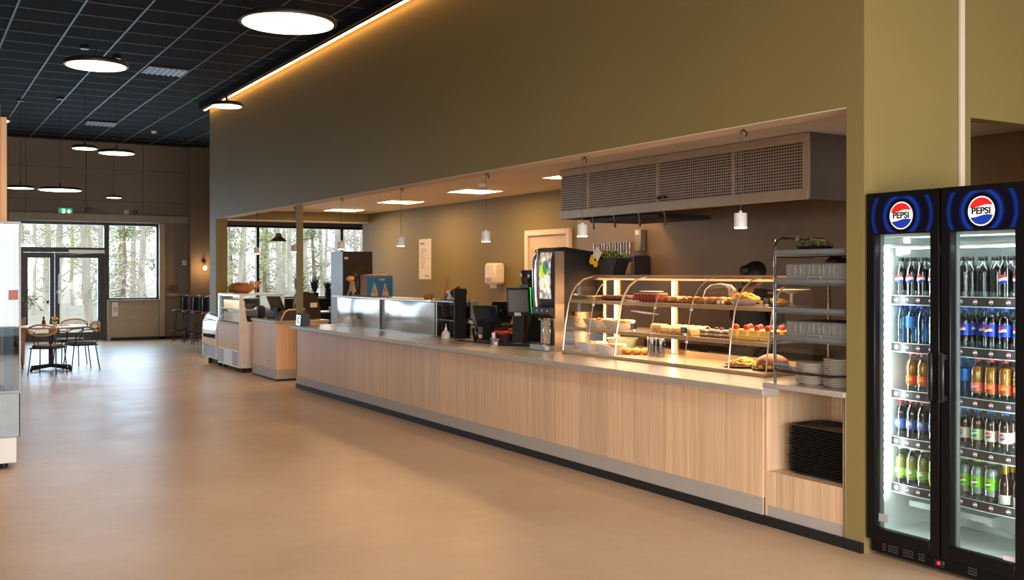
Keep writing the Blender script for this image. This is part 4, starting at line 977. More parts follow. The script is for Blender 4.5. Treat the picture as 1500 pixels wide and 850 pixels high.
# cash counter beyond the passage
t = thing('cash_counter', 'short ash wood cash counter beyond the olive post', 'counter', (0, 0, 0))
MB().box(4.70, 4.72, 14.78, 15.98, .17, .855).build('front_panel', ash, t); MB().box(4.72, 5.5, 14.76, 14.78, .17, .855).box(4.70, 4.72, 14.76, 14.78, .17, .855).build('end_panel', ashx, t)
MB().box(4.702, 5.5, 14.762, 15.98, .03, .17).build('plinth', graybase, t); MB().box(4.71, 5.5, 14.775, 15.98, 0, .03).build('base_strip', blackrub, t)
MB().box(4.68, 5.52, 14.74, 16.0, .856, .89, .004).build('worktop', stone, t); MB().box(4.72, 5.5, 14.78, 15.98, .17, .855).build('carcass', ashx, t)
t = pos('till_screen', 'tilted till screen on the short cash counter beyond the post', (4.92, 15.48, .89), R(20), -24, .32, .24, post=.18)
t = thing('card_reader_box', 'small black rounded box at the left end of the cash counter', 'box', (4.80, 15.86, .89)); MB().box(-.06, .06, -.07, .07, 0, .20, .03).build('housing', black, t); MB().box(-.061, -.058, -.045, .045, .05, .15, .002).build('front_plate', mat('gloss_black', (24, 24, 26), .15), t)
t = thing('receipt_printer', 'black receipt printer with arched top behind the till', 'printer', (5.34, 15.26, .89), R(10))
MB().prism([(-.16, 0), (.16, 0), (.16, .18), (.1, .36), (-.05, .42), (-.14, .36), (-.16, .2)], 'y', -.15, .15).build('housing', mat('printer_dark', (40, 30, 26), .45), t); MB().prism([(-.165, .24), (-.15, .36), (-.135, .36), (-.15, .24)], 'y', -.08, .08).build('paper_slot', mat('printer_orange', (206, 150, 100), .5), t)
MB().box(-.02, .1, -.151, -.149, .18, .25).build('label', paper, t)
t = thing('bread_box', 'dark box with curved pale wooden lid edge on the cash counter', 'box', (5.0, 15.0, .89))
m = MB(); pr = [(-.20, .0), (-.14, .13), (-.08, .16), (.16, .165), (.2, .15), (.2, 0)]; m.prism([(u, w-.012 if w > .02 else w) for u, w in pr], 'y', -.16, .16)
m.build('box', mat('dark_wood_box', (52, 36, 28), .5), t)
MB().tube([(-.205, -.165, .0), (-.145, -.165, .13), (-.08, -.165, .162), (.16, -.165, .168)], .012, 6).build('lid_edge', mat('pale_wood_edge', (226, 178, 128), .45), t)

# bakery display and ice cream freezer at the far end
t = thing('bakery_display', 'white bakery display case with glass front beside the cash counter', 'display case', (0, 0, 0))
bx0, by0, by1 = 4.57, 16.22, 17.55
MB().prism([(bx0+.02, .08), (5.4, .08), (5.4, .80), (bx0-.0, .80), (bx0-.0, .36)], 'y', by0, by0+.05).build('end_panel', mat('case_white', (222, 208, 196), .4), t)
MB().prism([(bx0, .80), (bx0+.12, .80), (bx0+.05, 1.25), (bx0, 1.25)], 'y', by0, by0+.05).build('end_post', mat('case_white', (222, 208, 196), .4), t)
MB().box(bx0+.03, 5.4, by0+.05, by1, .08, .36).box(bx0+.02, 5.4, by0+.05, by1, .36, .78).build('body', whitepaint, t)
MB().prism([(bx0, .36), (bx0+.02, .36), (bx0+.02, .74), (bx0, .74)], 'y', by0+.055, by1).build('front_picture', wood('case_wood', (196, 150, 108), (226, 190, 150), .45, 'z', contrast=.7), t)
MB().box(bx0-.002, bx0, by0+.055, by1, .36, .46).build('picture_border', mat('wheat_gold', (222, 172, 84), .5, var=.3, scale=(8, 30, 30)), t)
g = MB().box(bx0, bx0+.03, by0+.055, by1, .08, .36, .004); g.build('grille_panel', whitepaint, t)
g = MB()
for yy in (by0+.10, by0+.95):
    for k in range(8): g.box(bx0-.003, bx0+.001, yy, yy+.34, .115+k*.028, .128+k*.028)
g.build('vent_grille', mat('slot_dark', (70, 74, 82), .5), t)
MB().add([(bx0+.004, by0+.055, .745), (bx0+.004, by1, .745), (bx0+.004, by1, 1.24), (bx0+.004, by0+.055, 1.24)], [(0, 1, 2, 3)]).build('front_glass', glass('bakery_glass', (250, 246, 238), .12, .05), t)
MB().box(bx0, 5.3, by0+.055, by1, 1.24, 1.262, .004).build('top_panel', mat('case_trim', (200, 196, 190), .35), t)
MB().box(bx0+.012, 5.3, by0+.012, by0+.02, .81, 1.24).build('side_glass', caseglass, t)
for z in (.80, 1.0): MB().box(bx0+.06, 5.3, by0+.055, by1, z, z+.015).build('shelf', mat('case_shelf', (188, 190, 194), .3), t)
MB().box(bx0+.01, 5.2, by0+.053, by0+.06, .80, .812).box(5.3, 5.32, by0+.06, by1, .8, 1.24).build('back_door', mat('case_back', (238, 232, 220), .4), t)
MB().box(bx0+.015, bx0+.035, by0+.1, by1-.05, 1.226, 1.239).build('added_case_strip', emitter('case_strip_glow', (255, 238, 206), 26), t)  # glow strip added inside to brighten the case front
for zz in (.8, 1.0): MB().box(bx0+.09, bx0+.096, by0+.06, by1-.04, zz+.016, zz+.15).build('shelf_card', mat('case_card', (240, 228, 200), .5, var=.12, scale=(5, 5, 5)), t)
for zz in (.08,): 
    for yy in (by0+.15, by1-.15): MB().lathe([(.03, 0), (.03, .07), (.012, .085)], (bx0+.1, yy, 0), 12).build('caster', blackrub, t)
for i, (y, a) in enumerate([(16.95, .3), (17.3, -.2)]):
    o = MB().ell((0, 0, .085), .17, .13, .09, 18, 10, .03, i).build('bread_loaf', mat('crusty_bread', (176, 112, 62), .7, var=.3, scale=(12, 12, 12), bump=.4))
    o.location = (4.85, y, 1.262); o.rotation_euler = (0, 0, a); tag(o, ['round crusty loaf on top of the bakery case, right of two', 'round crusty loaf on top of the bakery case, left of two'][i], 'bread')
t = thing('wheat_sheaf', 'small bunch of orange wheat on the bakery case', 'decoration', (4.86, 16.34, 1.262))
m = MB()
for i in range(14):
    a = 6.28*i/14; m.tube([(0, 0, 0), (.03*math.cos(a), .03*math.sin(a), .09), (.10*math.cos(a), .10*math.sin(a), .2)], [.004, .005, .010], 5)
m.build('stalks', mat('wheat_orange', (190, 122, 58), .6), t); MB().lathe([(.03, .07), (.032, .085), (.03, .1)], n=12).build('ribbon', mat('ribbon_brown', (110, 70, 40), .6), t)
for i, (y, z, rgb) in enumerate([(16.5, .815, (60, 62, 70)), (16.62, 1.015, (90, 70, 60))]):
    bowl(4.85, y, z, .12, .08, ['dark bowl on the lower shelf of the bakery case', 'brown bowl on the upper shelf of the bakery case'][i], mat('case_bowl%d' % i, rgb, .4))
t = thing('ice_freezer', 'white low freezer with rounded glass front at the end of the row', 'freezer', (0, 0, 0))
pf_ = [(4.56, .12), (5.3, .12), (5.3, .95), (4.85, .95), (4.72, .93), (4.62, .86), (4.565, .75), (4.55, .6), (4.55, .4)]
MB().prism(pf_, 'y', 17.6, 17.64).build('end_panel', whitepaint, t); MB().prism(pf_, 'y', 18.5, 18.54).build('end_panel', whitepaint, t)
MB().box(4.58, 5.3, 17.64, 18.5, .12, .45).build('body', whitepaint, t)
m = MB(); m.rings([[(x, y, z) for x, z in [(4.85, .945), (4.72, .925), (4.625, .855), (4.57, .745), (4.555, .6), (4.555, .45)]] for y in (17.64, 18.5)], False, False, False); m.build('curved_glass', glass('case_front_glass', (236, 232, 226), .72, .05), t)
MB().box(4.552, 4.58, 17.64, 18.5, .36, .47).build('border', mat('wheat_gold', (222, 172, 84), .5), t)
g = MB()
for k in range(8): g.box(4.574, 4.581, 17.7, 18.45, .14+k*.026, .152+k*.026)
g.build('vent_grille', mat('slot_dark', (70, 74, 82), .5), t)
for yy in (17.75, 18.4): MB().lathe([(.035, 0), (.035, .09), (.012, .12)], (4.66, yy, 0), 12).build('caster', blackrub, t)
for i in range(4): 
    o = MB().box(-.2, .2, -.09, .09, 0, .12, .01).M(1).box(-.19, .19, -.08, .08, .121, .135, .006).build('ice_tub', [steel, mat('ice_%d' % i, [(230, 210, 180), (150, 90, 70), (226, 150, 160), (236, 228, 210)][i], .6)]); o.location = (4.85, 17.78+.21*i, .4505)
    tag(o, 'ice cream tub, %s from the right inside the rounded freezer' % ORD[i], 'tub', 'tubs in the rounded freezer')

# display fridge at the back of the kitchen
t = thing('drinks_cooler', 'grey sided upright cooler with dark glass door at the kitchen end', 'fridge', (6.60, 16.98, 0))
MB().box(0, .02, .03, .58, .05, 1.98).box(.54, .56, .03, .58, .05, 1.98).box(.02, .54, .56, .58, .05, 1.98).box(.02, .54, .03, .56, 1.93, 1.98).box(.02, .54, .03, .56, .05, .15).build('cabinet', mat('cooler_grey', (150, 154, 152), .45), t)
for q in ((.05, .08), (.51, .08), (.05, .53), (.51, .53)): MB().lathe([(.02, 0), (.022, .012), (.012, .05)], (q[0], q[1], 0), 12).build('foot', blackrub, t)
dd = MB().box(0, .56, 0, .03, 1.72, 1.98, .003).box(0, .05, 0, .03, .1, 1.72).box(.51, .56, 0, .03, .1, 1.72).box(.05, .51, 0, .03, .1, .2).build('door', black, t)
MB().box(.05, .51, .012, .018, .2, 1.72).build('door_glass', glass('dark_door_glass', (150, 146, 142), .1), dd)
MB().box(.03, .10, -.004, 0, 1.84, 1.88).build('sticker', mat('sticker_beige', (216, 190, 150), .5), dd); MB().box(.40, .42, -.03, -.01, .9, 1.5, .004).box(.402, .418, -.012, 0, .92, .95).box(.402, .418, -.012, 0, 1.45, 1.48).build('door_handle', steel, dd)
for z in (.4, .75, 1.1, 1.35): MB().box(.02, .54, .05, .55, z, z+.015).build('shelf', whitepaint, t)
cm = [mat('carton_yellow', (214, 190, 90), .5), mat('carton_pale', (206, 200, 180), .5), mat('carton_grey', (150, 150, 140), .5)]
for zi, z in enumerate((.766, 1.116, 1.366)):
    for i in range(6):
        o = MB().M(0).box(-.033, .033, -.033, .033, 0, .16, .004).prism([(-.033, .16), (.033, .16), (0, .2)], 'y', -.033, .033).M(1).lathe([(.012, .155), (.012, .185), (0, .186)], (.015, -.02, 0), 10).build('drink_carton', [cm[(zi+i//3) % 3], whitep]); o.location = (6.60+.07+i*.083, 17.06, z)
        tag(o, 'drink carton, %s from the left, %s shelf of the grey cooler' % (ORD[i], ('low', 'middle', 'upper')[zi]), 'carton', 'cartons in the grey cooler')
t = thing('rear_worktop', 'low dark back counter along the kitchen wall', 'counter', (0, 0, 0)); MB().box(7.15, 7.74, 13.0, 16.9, .84, .88, .004).build('worktop', stone, t); MB().box(7.2, 7.74, 13.0, 16.9, .0, .84).build('carcass', mat('dark_shelf', (36, 30, 28), .45), t)

# seating area behind: sill plants, blue table, chairs, cone lamps
for i, (x, h, s, lab) in enumerate([(8.70, .62, 2, 'dark narrow plant on the far window sill just right of the post'), (9.14, .66, 1, 'tallest dark spiky plant on the far window sill'), (9.48, .5, 3, 'bushy dark plant on the far sill nearest the grey cooler')]):
    t = thing('sill_plant', lab, 'plant', (x, 25.45, .95)); MB().lathe([(.07, 0), (.09, .14), (.08, .14), (0, .12)], n=16).build('pot', blackmat, t)
    m = MB(); rn = random.Random(s)
    for k in range(50):
        a = rn.uniform(0, 6.28); r = rn.uniform(.02, .19); hh = h*rn.uniform(.45, 1.0)
        m.tube([(0, 0, .12), (r*.4*math.cos(a), r*.4*math.sin(a), hh*.6), (r*math.cos(a), r*math.sin(a), hh)], [.006, .014, .002], 4)
    m.build('leaves', mat('sill_leaf', (44, 54, 38), .55, var=.3), t)
struct('trim_9', MB().box(6.7, 11.7, 25.35, 25.699, .90, .949, .005), mat('dark_sill', (72, 50, 40), .5), 'dark window sill of the seating area')
struct('trim_10', MB().box(6.66, 11.7, 25.66, 25.699, 0, .90), mat('dark_panel', (58, 40, 34), .55))
t = thing('blue_table', 'pale blue topped square table behind the kitchen', 'table', (8.15, 21.7, 0)); MB().box(-.4, .4, -.4, .4, .72, .75, .006).build('tabletop', mat('pale_blue_top', (150, 168, 206), .3), t); MB().cyl((0, 0, .02), (0, 0, .72), .035, n=14).box(-.25, .25, -.25, .25, 0, .02, .006).build('pedestal', blackmat, t)
t = thing('salt_shaker', 'little glass shaker standing on the pale blue table', 'shaker', (8.1, 21.6, .75)); MB().lathe([(.025, 0), (.03, .06), (.022, .08)], n=14).build('body', mat('shaker_glass', (200, 200, 200), .2), t); MB().lathe([(.023, .08), (.02, .1), (0, .102)], n=14).build('cap', chrome, t)
for i, (x, y, a, lab) in enumerate([(7.45, 21.7, 0, 'dark framed chair left of the pale blue table'), (8.2, 20.9, 90, 'dark framed chair in front of the pale blue table')]):
    o = dup(ch, (x, y, 0), R(a), lab, 'chairs round the blue table')
for i, (x, y, z, lab) in enumerate([(7.056, 22, 2.30, 'cone shaped grey pendant lamp before the middle far window'), (5.69, 21.9, 2.33, 'cone shaped grey pendant lamp half hidden by the olive end post')]):
    t = thing('cone_pendant', lab, 'pendant lamp', (x, y, z), 0, 'cone pendants in the seating area'); MB().lathe([(.19, 0), (.07, .10), (.065, .10), (.18, -.0)], n=28).build('shade', mat('cone_grey', (112, 96, 86), .5), t); MB().lathe([(.068, .10), (.068, .155), (.03, .175), (0, .176)], n=20).build('neck', mat('cone_top', (136, 110, 90), .5), t); MB().cyl((0, 0, .17), (0, 0, CZ-z), .004, n=6).build('cable', black, t); MB().ell((0, 0, .05), .035, .035, .04, 10, 8).build('bulb', emitter('bulb_soft', (255, 214, 160), 4), t)
# ================================================================== FOOD DISPLAY
t = thing('food_display', 'curved glass food display with three lit shelves on the counter', 'display case', (0, 0, WT))
prof = [(5.10, .012), (5.125, .24), (5.165, .45), (5.20, .54), (5.25, .61), (5.33, .665), (5.44, .69), (5.70, .695)]
dfr = mat('display_frame', (186, 158, 126), .3, .35)
def dprof(z):
    for (x0, z0), (x1, z1) in zip(prof, prof[1:]):
        if z0 <= z <= z1: return x0+(x1-x0)*(z-z0)/(z1-z0)
    return 5.1
DY0, DY1 = 5.18, 7.71
MB().box(5.085, 5.74, DY0, DY1, 0, .025, .003).build('base_tray', dfr, t)
for z in (.225, .47):
    x = dprof(z)+.012
    MB().box(x, 5.68, DY0+.012, DY1-.012, z, z+.008).build('shelf', mat('display_shelf', (190, 170, 148), .2, .6), t)
    MB().box(x-.010, x+.016, DY0+.005, DY1-.005, z-.020, z+.012, .004).build('shelf_edge', mat('shelf_edge_steel', (190, 158, 122), .3, .3), t)
mods = [(DY1, 6.935), (6.915, 6.48), (6.47, 6.04), (6.03, 5.56), (5.55, DY0)]
for (ya, yb) in mods:
    m = MB(); m.rings([[(x, y, z) for x, z in prof] for y in (ya, yb)], False, False, False); m.build('curved_pane', caseglass, t)
edge = mat('glass_edge', (226, 196, 164), .2, .3)
for y in (DY1, 6.925, 5.555, DY0):
    MB().tube([(x-.002, y, z) for x, z in prof], .006 if y != 6.925 else .009, 6).build('profile_rib', edge, t)
for y in (7.33, 6.475, 6.035):
    MB().tube([(x-.002, y, z) for x, z in (prof if y != 6.475 else prof[:4])], .0028, 5).build('glass_joint', edge, t)
    for z in (.215, .46): MB().box(dprof(z)-.012, dprof(z)+.004, y-.012, y+.012, z-.03, z-.012, .003).build('clip', whitep, t)
for y in (DY1-.004, DY0+.004):
    MB().prism([(x, z) for x, z in prof]+[(5.70, .012)], 'y', y-.003, y+.003).build('side_glass', caseglass, t)
MB().box(5.43, 5.72, DY0, DY1, .693, .703, .003).build('top_board', dfr, t)
MB().box(5.70, 5.72, DY0, DY1, .025, .06).box(5.70, 5.72, DY0, DY1, .66, .693).build('rear_frame', dfr, t)
for y in (7.62, 6.80):
    MB().lathe([(.03, .025), (.03, .69)], (5.655, y, 0), 18).build('light_column', mat('column_copper', (226, 170, 120), .25, .8), t)
    MB().box(5.612, 5.626, y-.012, y+.012, .04, .68, .003).build('light_tube', emitter('display_led', (255, 206, 146), 22), t)
# hidden warm glow strip added under the top board to brighten the food
MB().box(5.50, 5.53, DY0+.03, DY1-.03, .684, .692).build('added_top_glow', emitter('display_top_glow', (255, 190, 120), 7), t)
MB().box(5.432, 5.44, DY0, DY1, .655, .693, .002).build('light_shield', dfr, t)  # lip added to hide the glow strip from view
for (x, z) in ((5.38, .19), (5.40, .44), (5.50, .672)):  # fill lights added without lamp bodies, brightening each display level
    ld = bpy.data.lights.new('shelf_fill_light', 'AREA'); ld.shape = 'RECTANGLE'; ld.size = .26; ld.size_y = 2.4; ld.energy = 12; ld.color = (1, .72, .42)
    lo = bpy.data.objects.new('shelf_fill_light', ld); lo.parent = t; lo.location = (x, (DY0+DY1)/2, z); col.objects.link(lo)
S0, S1, S2 = WT+.0255, WT+.2335, WT+.4785
def food_mat(n, rgb, v=.22, s=22): return mat(n, rgb, .6, var=v, scale=(s, s, s), bump=.25)
PROTO = {}
def put(name, lab, cat, loc, maker, rz=0, grp=None):
    """a food item: mesh made once per kind, then copied"""
    if name+str(maker) not in PROTO:
        o = maker(); o.name = name; PROTO[name+str(maker)] = o
    else: o = dup(PROTO[name+str(maker)])
    o.location = loc; o.rotation_euler = (0, 0, rz); tag(o, lab, cat, grp); return o
def croissant():
    pts = []; rr = []
    for i in range(13):
        a = R(-75+150*i/12); pts.append((.05*math.cos(a)-.03, .055*math.sin(a), .026)); rr.append(.006+.024*math.sin(math.pi*i/12)**.8*(1 if i % 2 else .88))
    return MB().tube(pts, rr, 10).build('croissant', food_mat('croissant_crust', (178, 108, 50)))
def roll(): return MB().ell((0, 0, .024), .035, .055, .025, 14, 8, .05, 2).build('roll', food_mat('dark_roll', (96, 48, 36)))
def flatbread():
    m = MB().M(0).box(-.09, .09, -.06, .06, 0, .014, .005).M(1).box(-.085, .095, -.062, .055, .014, .022, .003).M(0).box(-.09, .09, -.06, .06, .022, .036, .005)
    return m.build('sandwich', [food_mat('flat_bread', (226, 186, 136)), food_mat('filling_green', (130, 130, 60))])
def slab():
    m = MB().M(0).box(-.07, .07, -.016, .016, 0, .07, .008).M(1).box(-.071, .071, -.008, .008, .06, .075, .004)
    return m.build('cake_slice', [food_mat('red_slice', (140, 60, 38)), food_mat('slice_cream', (206, 160, 120))])
def cream_cake():
    m = MB().M(0).box(-.05, .05, -.035, .035, 0, .03, .004).M(1).ell((0, 0, .043), .05, .036, .026, 14, 7, .08, 3)
    return m.build('cream_cake', [food_mat('sponge', (206, 160, 96)), food_mat('pale_cream', (232, 212, 150), .08)])
def layer_cake():
    m = MB()
    for i in range(4): m.M(i % 2).box(-.055, .055, -.032, .032, .014*i, .014*i+.014, .002)
    m.M(2).ell((.0, 0, .062), .02, .018, .014, 10, 6)
    return m.build('layer_cake', [food_mat('layer_dark', (132, 92, 70)), food_mat('layer_cream', (226, 204, 170), .06), food_mat('berry_dark', (86, 40, 44))])
def straw_cake():
    m = MB().M(0).box(-.06, .06, -.045, .045, 0, .075, .008).M(1).box(-.061, .061, -.046, .046, .03, .042, .003).M(2).ell((-.02, .0, .09), .024, .022, .022, 12, 7).M(3).obox((.01, .02, .083), (.03, .012, .01), Matrix.Rotation(.4, 3, 'Z'), .003)
    return m.build('strawberry_cake', [food_mat('yellow_cake', (236, 190, 92), .1), food_mat('cake_cream', (240, 216, 160), .06), mat('strawberry', (204, 40, 34), .35, var=.2), food_mat('mint', (70, 110, 50))])
def bun(): return MB().ell((0, 0, .028), .048, .048, .03, 16, 9, .04, 5).build('bun', food_mat('golden_bun', (196, 132, 60)))
def sliced():
    m = MB()
    pr = [(-.04, 0), (.04, 0), (.045, .03), (.035, .06), (0, .07), (-.035, .06), (-.045, .03)]
    return m.prism(pr, 'y', -.008, .008).build('bread_slice', food_mat('crumb', (214, 170, 116)))
# top shelf
for i in range(3): put('flat_sandwich', 'pale flatbread sandwich, %s from left on top display shelf' % ORD[i], 'sandwich', (5.36+.02*i, 7.56-.135*i, S2), flatbread, .1*i, 'flatbreads on the top display shelf')
for r_ in range(2):
    for i in range(5): put('dark_roll', 'dark brown roll, %s from left in the %s row of the top display shelf' % (ORD[i], ('front', 'rear')[r_]), 'roll', (5.285+.10*r_, 7.30-.073*i, S2+(.014 if r_ else 0)*0), roll, R(80), 'dark rolls on the top display shelf')
for i in range(7): put('cake_slice', 'reddish cake slice, %s from left in the row beside the display divider, top shelf' % ORD[i], 'cake', (5.32, 6.86-.044*i, S2), slab, 0, 'red cake slices on the top display shelf')
tr = MB().rings([[( (.075+k)*math.cos(2*math.pi*j/30), (.13+k)*math.sin(2*math.pi*j/30), z) for j in range(30)] for k, z in ((-.02, 0), (0, .012), (.004, .012), (-.015, .004))]).build('serving_board', mat('board_pale', (240, 214, 180), .3)); tr.location = (5.34, 6.74, S2+.077)
tag(tr, 'pale oval plate lying on the red cake slices', 'plate')
k = 0
for r_ in range(2):
    for i in range(6):
        put('croissant', 'golden croissant, %s from left, %s row, top display shelf' % (ORD[i], ('front', 'rear')[r_]), 'croissant', (5.31+.12*r_, 6.50-.082*i, S2), croissant, R(20+37*i+50*r_), 'croissants on the top display shelf')
for i in range(4): put('bun', 'golden yellow bun, %s from left under the clear dome, top display shelf' % ORD[i], 'bun', (5.33+.09*(i % 2), 5.98-.085*(i//2)-.02*(i % 2), S2), bun, i, 'buns under the clear dome')
dm = MB().lathe([(.135, 0), (.135, .07), (.12, .115), (.08, .15), (.0, .163)], n=32).build('dome_cover', glass('dome_glass', (250, 250, 248), .04)); dm.location = (5.37, 5.93, S2); tag(dm, 'clear dome cover over yellow buns on the top display shelf', 'dome cover')
def food_bowl(loc, lab, r, h, bm, fmt, dome=.03, seed=1, nm='food_bowl', cat='bowl'):
    t = thing(nm, lab, cat, loc)
    MB().lathe([(r*.5, 0), (r*.62, .006), (r, h), (r*.96, h), (r*.6, .014), (0, .012)], n=28).build('bowl', bm, t)
    m = MB(); rn = random.Random(seed)
    m.lathe([(0, h*.8+dome*.7), (r*.5, h*.8+dome*.5), (r*.9, h*.78)], n=20)
    for i in range(46):
        a = rn.uniform(0, 6.28); q = r*.82*math.sqrt(rn.random()); z = h*.8+dome*(1-(q/r)**2)
        m.ell((q*math.cos(a), q*math.sin(a), z), rn.uniform(.010, .022), rn.uniform(.010, .02), rn.uniform(.006, .012), 7, 5, .15, i)
    m.build('food', fmt, t)
    return t
wb_ = mat('white_bowl', (228, 216, 200), .25)
fo = food_mat('orange_food', (206, 120, 50), .35, 30); fy = food_mat('yellow_food', (238, 178, 60), .2, 30); fg = food_mat('green_salad', (120, 120, 48), .4, 30); fb_ = food_mat('brown_food', (140, 84, 40), .35, 30)
food_bowl((5.37, 5.68, S2), 'wide white bowl piled with yellow food on the top display shelf', .125, .05, wb_, fy, .05, 3)
food_bowl((5.36, 5.36, S2), 'low white dish with yellow pieces beside the black tag, top display shelf', .12, .03, wb_, fy, .03, 8, 'food_dish', 'dish')
pl = plate_mesh(.13).build('serving_plate', platem); pl.location = (5.50, 5.33, S2+.105); tag(pl, 'white plate raised above the yellow dish at right end of top display shelf', 'plate')
st = MB().cyl((5.50, 5.33, S2), (5.50, 5.33, S2+.102), .012, n=12).lathe([(.05, 0), (.05, .006), (.012, .012)], (5.50, 5.33, S2), 18).lathe([(.012, .09), (.05, .1015)], (5.50, 5.33, S2), 18).build('plate_stand', wb_); tag(st, 'thin white stand under the raised plate at the right of the top shelf', 'stand')
def tagstand(loc, lab):
    t = thing('price_tag', lab, 'tag', loc, 0, 'black tags in the food display')
    MB().obox((0, 0, .045), (.004, .07, .045), Matrix.Rotation(R(-12), 3, 'Y'), .001).build('card', mat('tag_black', (26, 26, 26), .5), t)
    m = MB()
    for k, w in enumerate((.045, .05, .03)): m.obox((-.0052+.0022*(k-1), 0, .057-.011*k), (.001, w, .004), Matrix.Rotation(R(-12), 3, 'Y'))
    m.build('chalk_lines', mat('chalk', (190, 186, 178), .7), t)
    MB().box(-.006, .014, -.012, .012, 0, .024, .003).build('clip', whitep, t)
tagstand((5.225, 5.30, S2), 'black tag in front of the yellow dish, top display shelf')
tagstand((5.165, 6.76, S1), 'black tag beside the sliced bread, middle display shelf')
tagstand((5.165, 6.12, S1), 'black tag among the pale cream cakes, middle display shelf')
# middle shelf
def boat(loc, lab, fmt, seed):
    t = thing('food_boat', lab, 'bowl', loc)
    rs = []
    for k, z in ((.075, 0), (.115, .07), (.108, .07), (.07, .008)):
        rs.append([(k*1.0*math.copysign(abs(math.cos(a))**.55, math.cos(a)), k*1.15*math.copysign(abs(math.sin(a))**.55, math.sin(a)), z+(.012*math.cos(2*a) if z > .05 else 0)) for a in [2*math.pi*j/32 for j in range(32)]])
    MB().rings(rs).build('bowl', wb_, t)
    m = MB(); rn = random.Random(seed)
    m.lathe([(0, .065), (.06, .06), (.095, .05)], n=18)
    for i in range(30):
        a = rn.uniform(0, 6.28); q = .09*math.sqrt(rn.random()); m.ell((q*math.cos(a), q*math.sin(a)*1.1, .062+.02*(1-q/.1)), rn.uniform(.012, .03), rn.uniform(.012, .03), .009, 7, 5, .2, i)
    m.build('food', fmt, t)
boat((5.30, 7.44, S1), 'square white bowl of orange food, left one on the middle display shelf', fo, 1)
boat((5.30, 7.14, S1), 'square white bowl of orange food, right one on the middle display shelf', fo, 2)
for i in range(8): put('bread_slice', 'bread slice, %s from left, middle display shelf' % ORD[i], 'bread', (5.34, 6.70-.021*i, S1), sliced, 0, 'bread slices on the middle display shelf')
for r_ in range(2):
    for i in range(5): put('cream_cake', 'pale cream cake, %s from left, %s row, middle display shelf' % (ORD[i], ('front', 'rear')[r_]), 'cake', (5.27+.13*r_, 6.47-.082*i, S1), cream_cake, 0, 'cream cakes on the middle display shelf')
for i in range(4): put('layer_cake', 'dark layered cake piece with berry, %s from left, middle display shelf' % ORD[i], 'cake', (5.29+.02*(i % 2), 5.99-.078*i, S1), layer_cake, .05*i, 'layered cakes on the middle display shelf')
for r_ in range(2):
    for i in range(4): put('strawberry_cake', 'yellow cake with strawberry, %s from left, %s row, middle display shelf' % (ORD[i], ('front', 'rear')[r_]), 'cake', (5.26+.14*r_, 5.62-.105*i, S1), straw_cake, .06*i-.1, 'strawberry cakes on the middle display shelf')
# bottom shelf
food_bowl((5.46, 7.30, S0), 'pale green deep bowl at the back of the lowest display shelf', .14, .12, mat('green_bowl', (150, 164, 132), .35), fb_, .02, 5)
boat((5.27, 7.50, S0), 'square white bowl of orange salad, left one on the lowest display shelf', fo, 3)
boat((5.25, 7.20, S0), 'square white bowl of orange salad, right one on the lowest display shelf', fo, 4)
for i in range(3): put('bun', 'golden yellow bun, %s from left beside the divider, lowest display shelf' % ORD[i], 'bun', (5.30+.05*i, 7.02-.06*i, S0), bun, i, 'buns on the lowest display shelf')
for i in range(2):
    o = MB().lathe([(.035, 0), (.038, .006), (.04, .17), (.036, .18), (.034, .18), (.036, .01), (0, .01)], n=22).build('water_glass', glass('blue_glass', (206, 216, 228), .10, .05, 2)); o.location = (5.36, 6.76-.11*i, S0); tag(o, 'tall bluish glass, %s of two on the lowest display shelf' % ('left', 'right')[i], 'glass', 'tall glasses on the lowest display shelf')
t2 = thing('salad_platter', 'black platter with mixed salad at the right of the lowest display shelf', 'platter', (5.33, 5.64, S0))
MB().lathe([(.11, 0), (.15, .014), (.145, .016), (.1, .006), (0, .006)], n=30).build('platter', black, t2)
m = MB(); rn = random.Random(21)
for i in range(60):
    a = rn.uniform(0, 6.28); q = .12*math.sqrt(rn.random()); m.M(i % 3).ell((q*math.cos(a), q*math.sin(a), .02+.05*(1-q/.13)), rn.uniform(.012, .028), rn.uniform(.012, .028), rn.uniform(.006, .014), 7, 5, .2, i)
m.build('salad', [fg, fo, fy], t2)
t2 = thing('pie_platter', 'black platter with domed brown pie on the lowest display shelf', 'platter', (5.34, 5.36, S0))
MB().lathe([(.11, 0), (.145, .014), (.14, .016), (.1, .006), (0, .006)], n=30).build('platter', black, t2)
MB().ell((0, 0, .05), .11, .115, .065, 22, 10, .03, 3).build('pie', food_mat('pie_crust', (150, 84, 36), .35), t2)
m = MB(); rn = random.Random(22)
for i in range(26):
    a = rn.uniform(0, 6.28); q = rn.uniform(.1, .135); m.ell((q*math.cos(a), q*math.sin(a), .025), .02, .02, .014, 7, 5, .2, i)
m.build('garnish', fy, t2)
# worktop with cooking range below the hood
t = thing('cooking_range', 'stainless cooking range below the extractor hood', 'range', (0, 0, 0))
MB().box(7.05, 7.74, 5.0, 9.1, .86, .91, .004).build('worktop', steel, t); MB().box(7.10, 7.73, 5.0, 9.1, .1, .86).build('body', mat('dark_steel', (70, 68, 66), .35, .8), t)
for y in (5.6, 6.6, 7.6, 8.6): MB().box(7.085, 7.10, y-.42, y+.42, .16, .80, .004).build('door', steel, t)
MB().box(7.12, 7.70, 5.05, 9.05, .0, .1).build('plinth', blackrub, t)

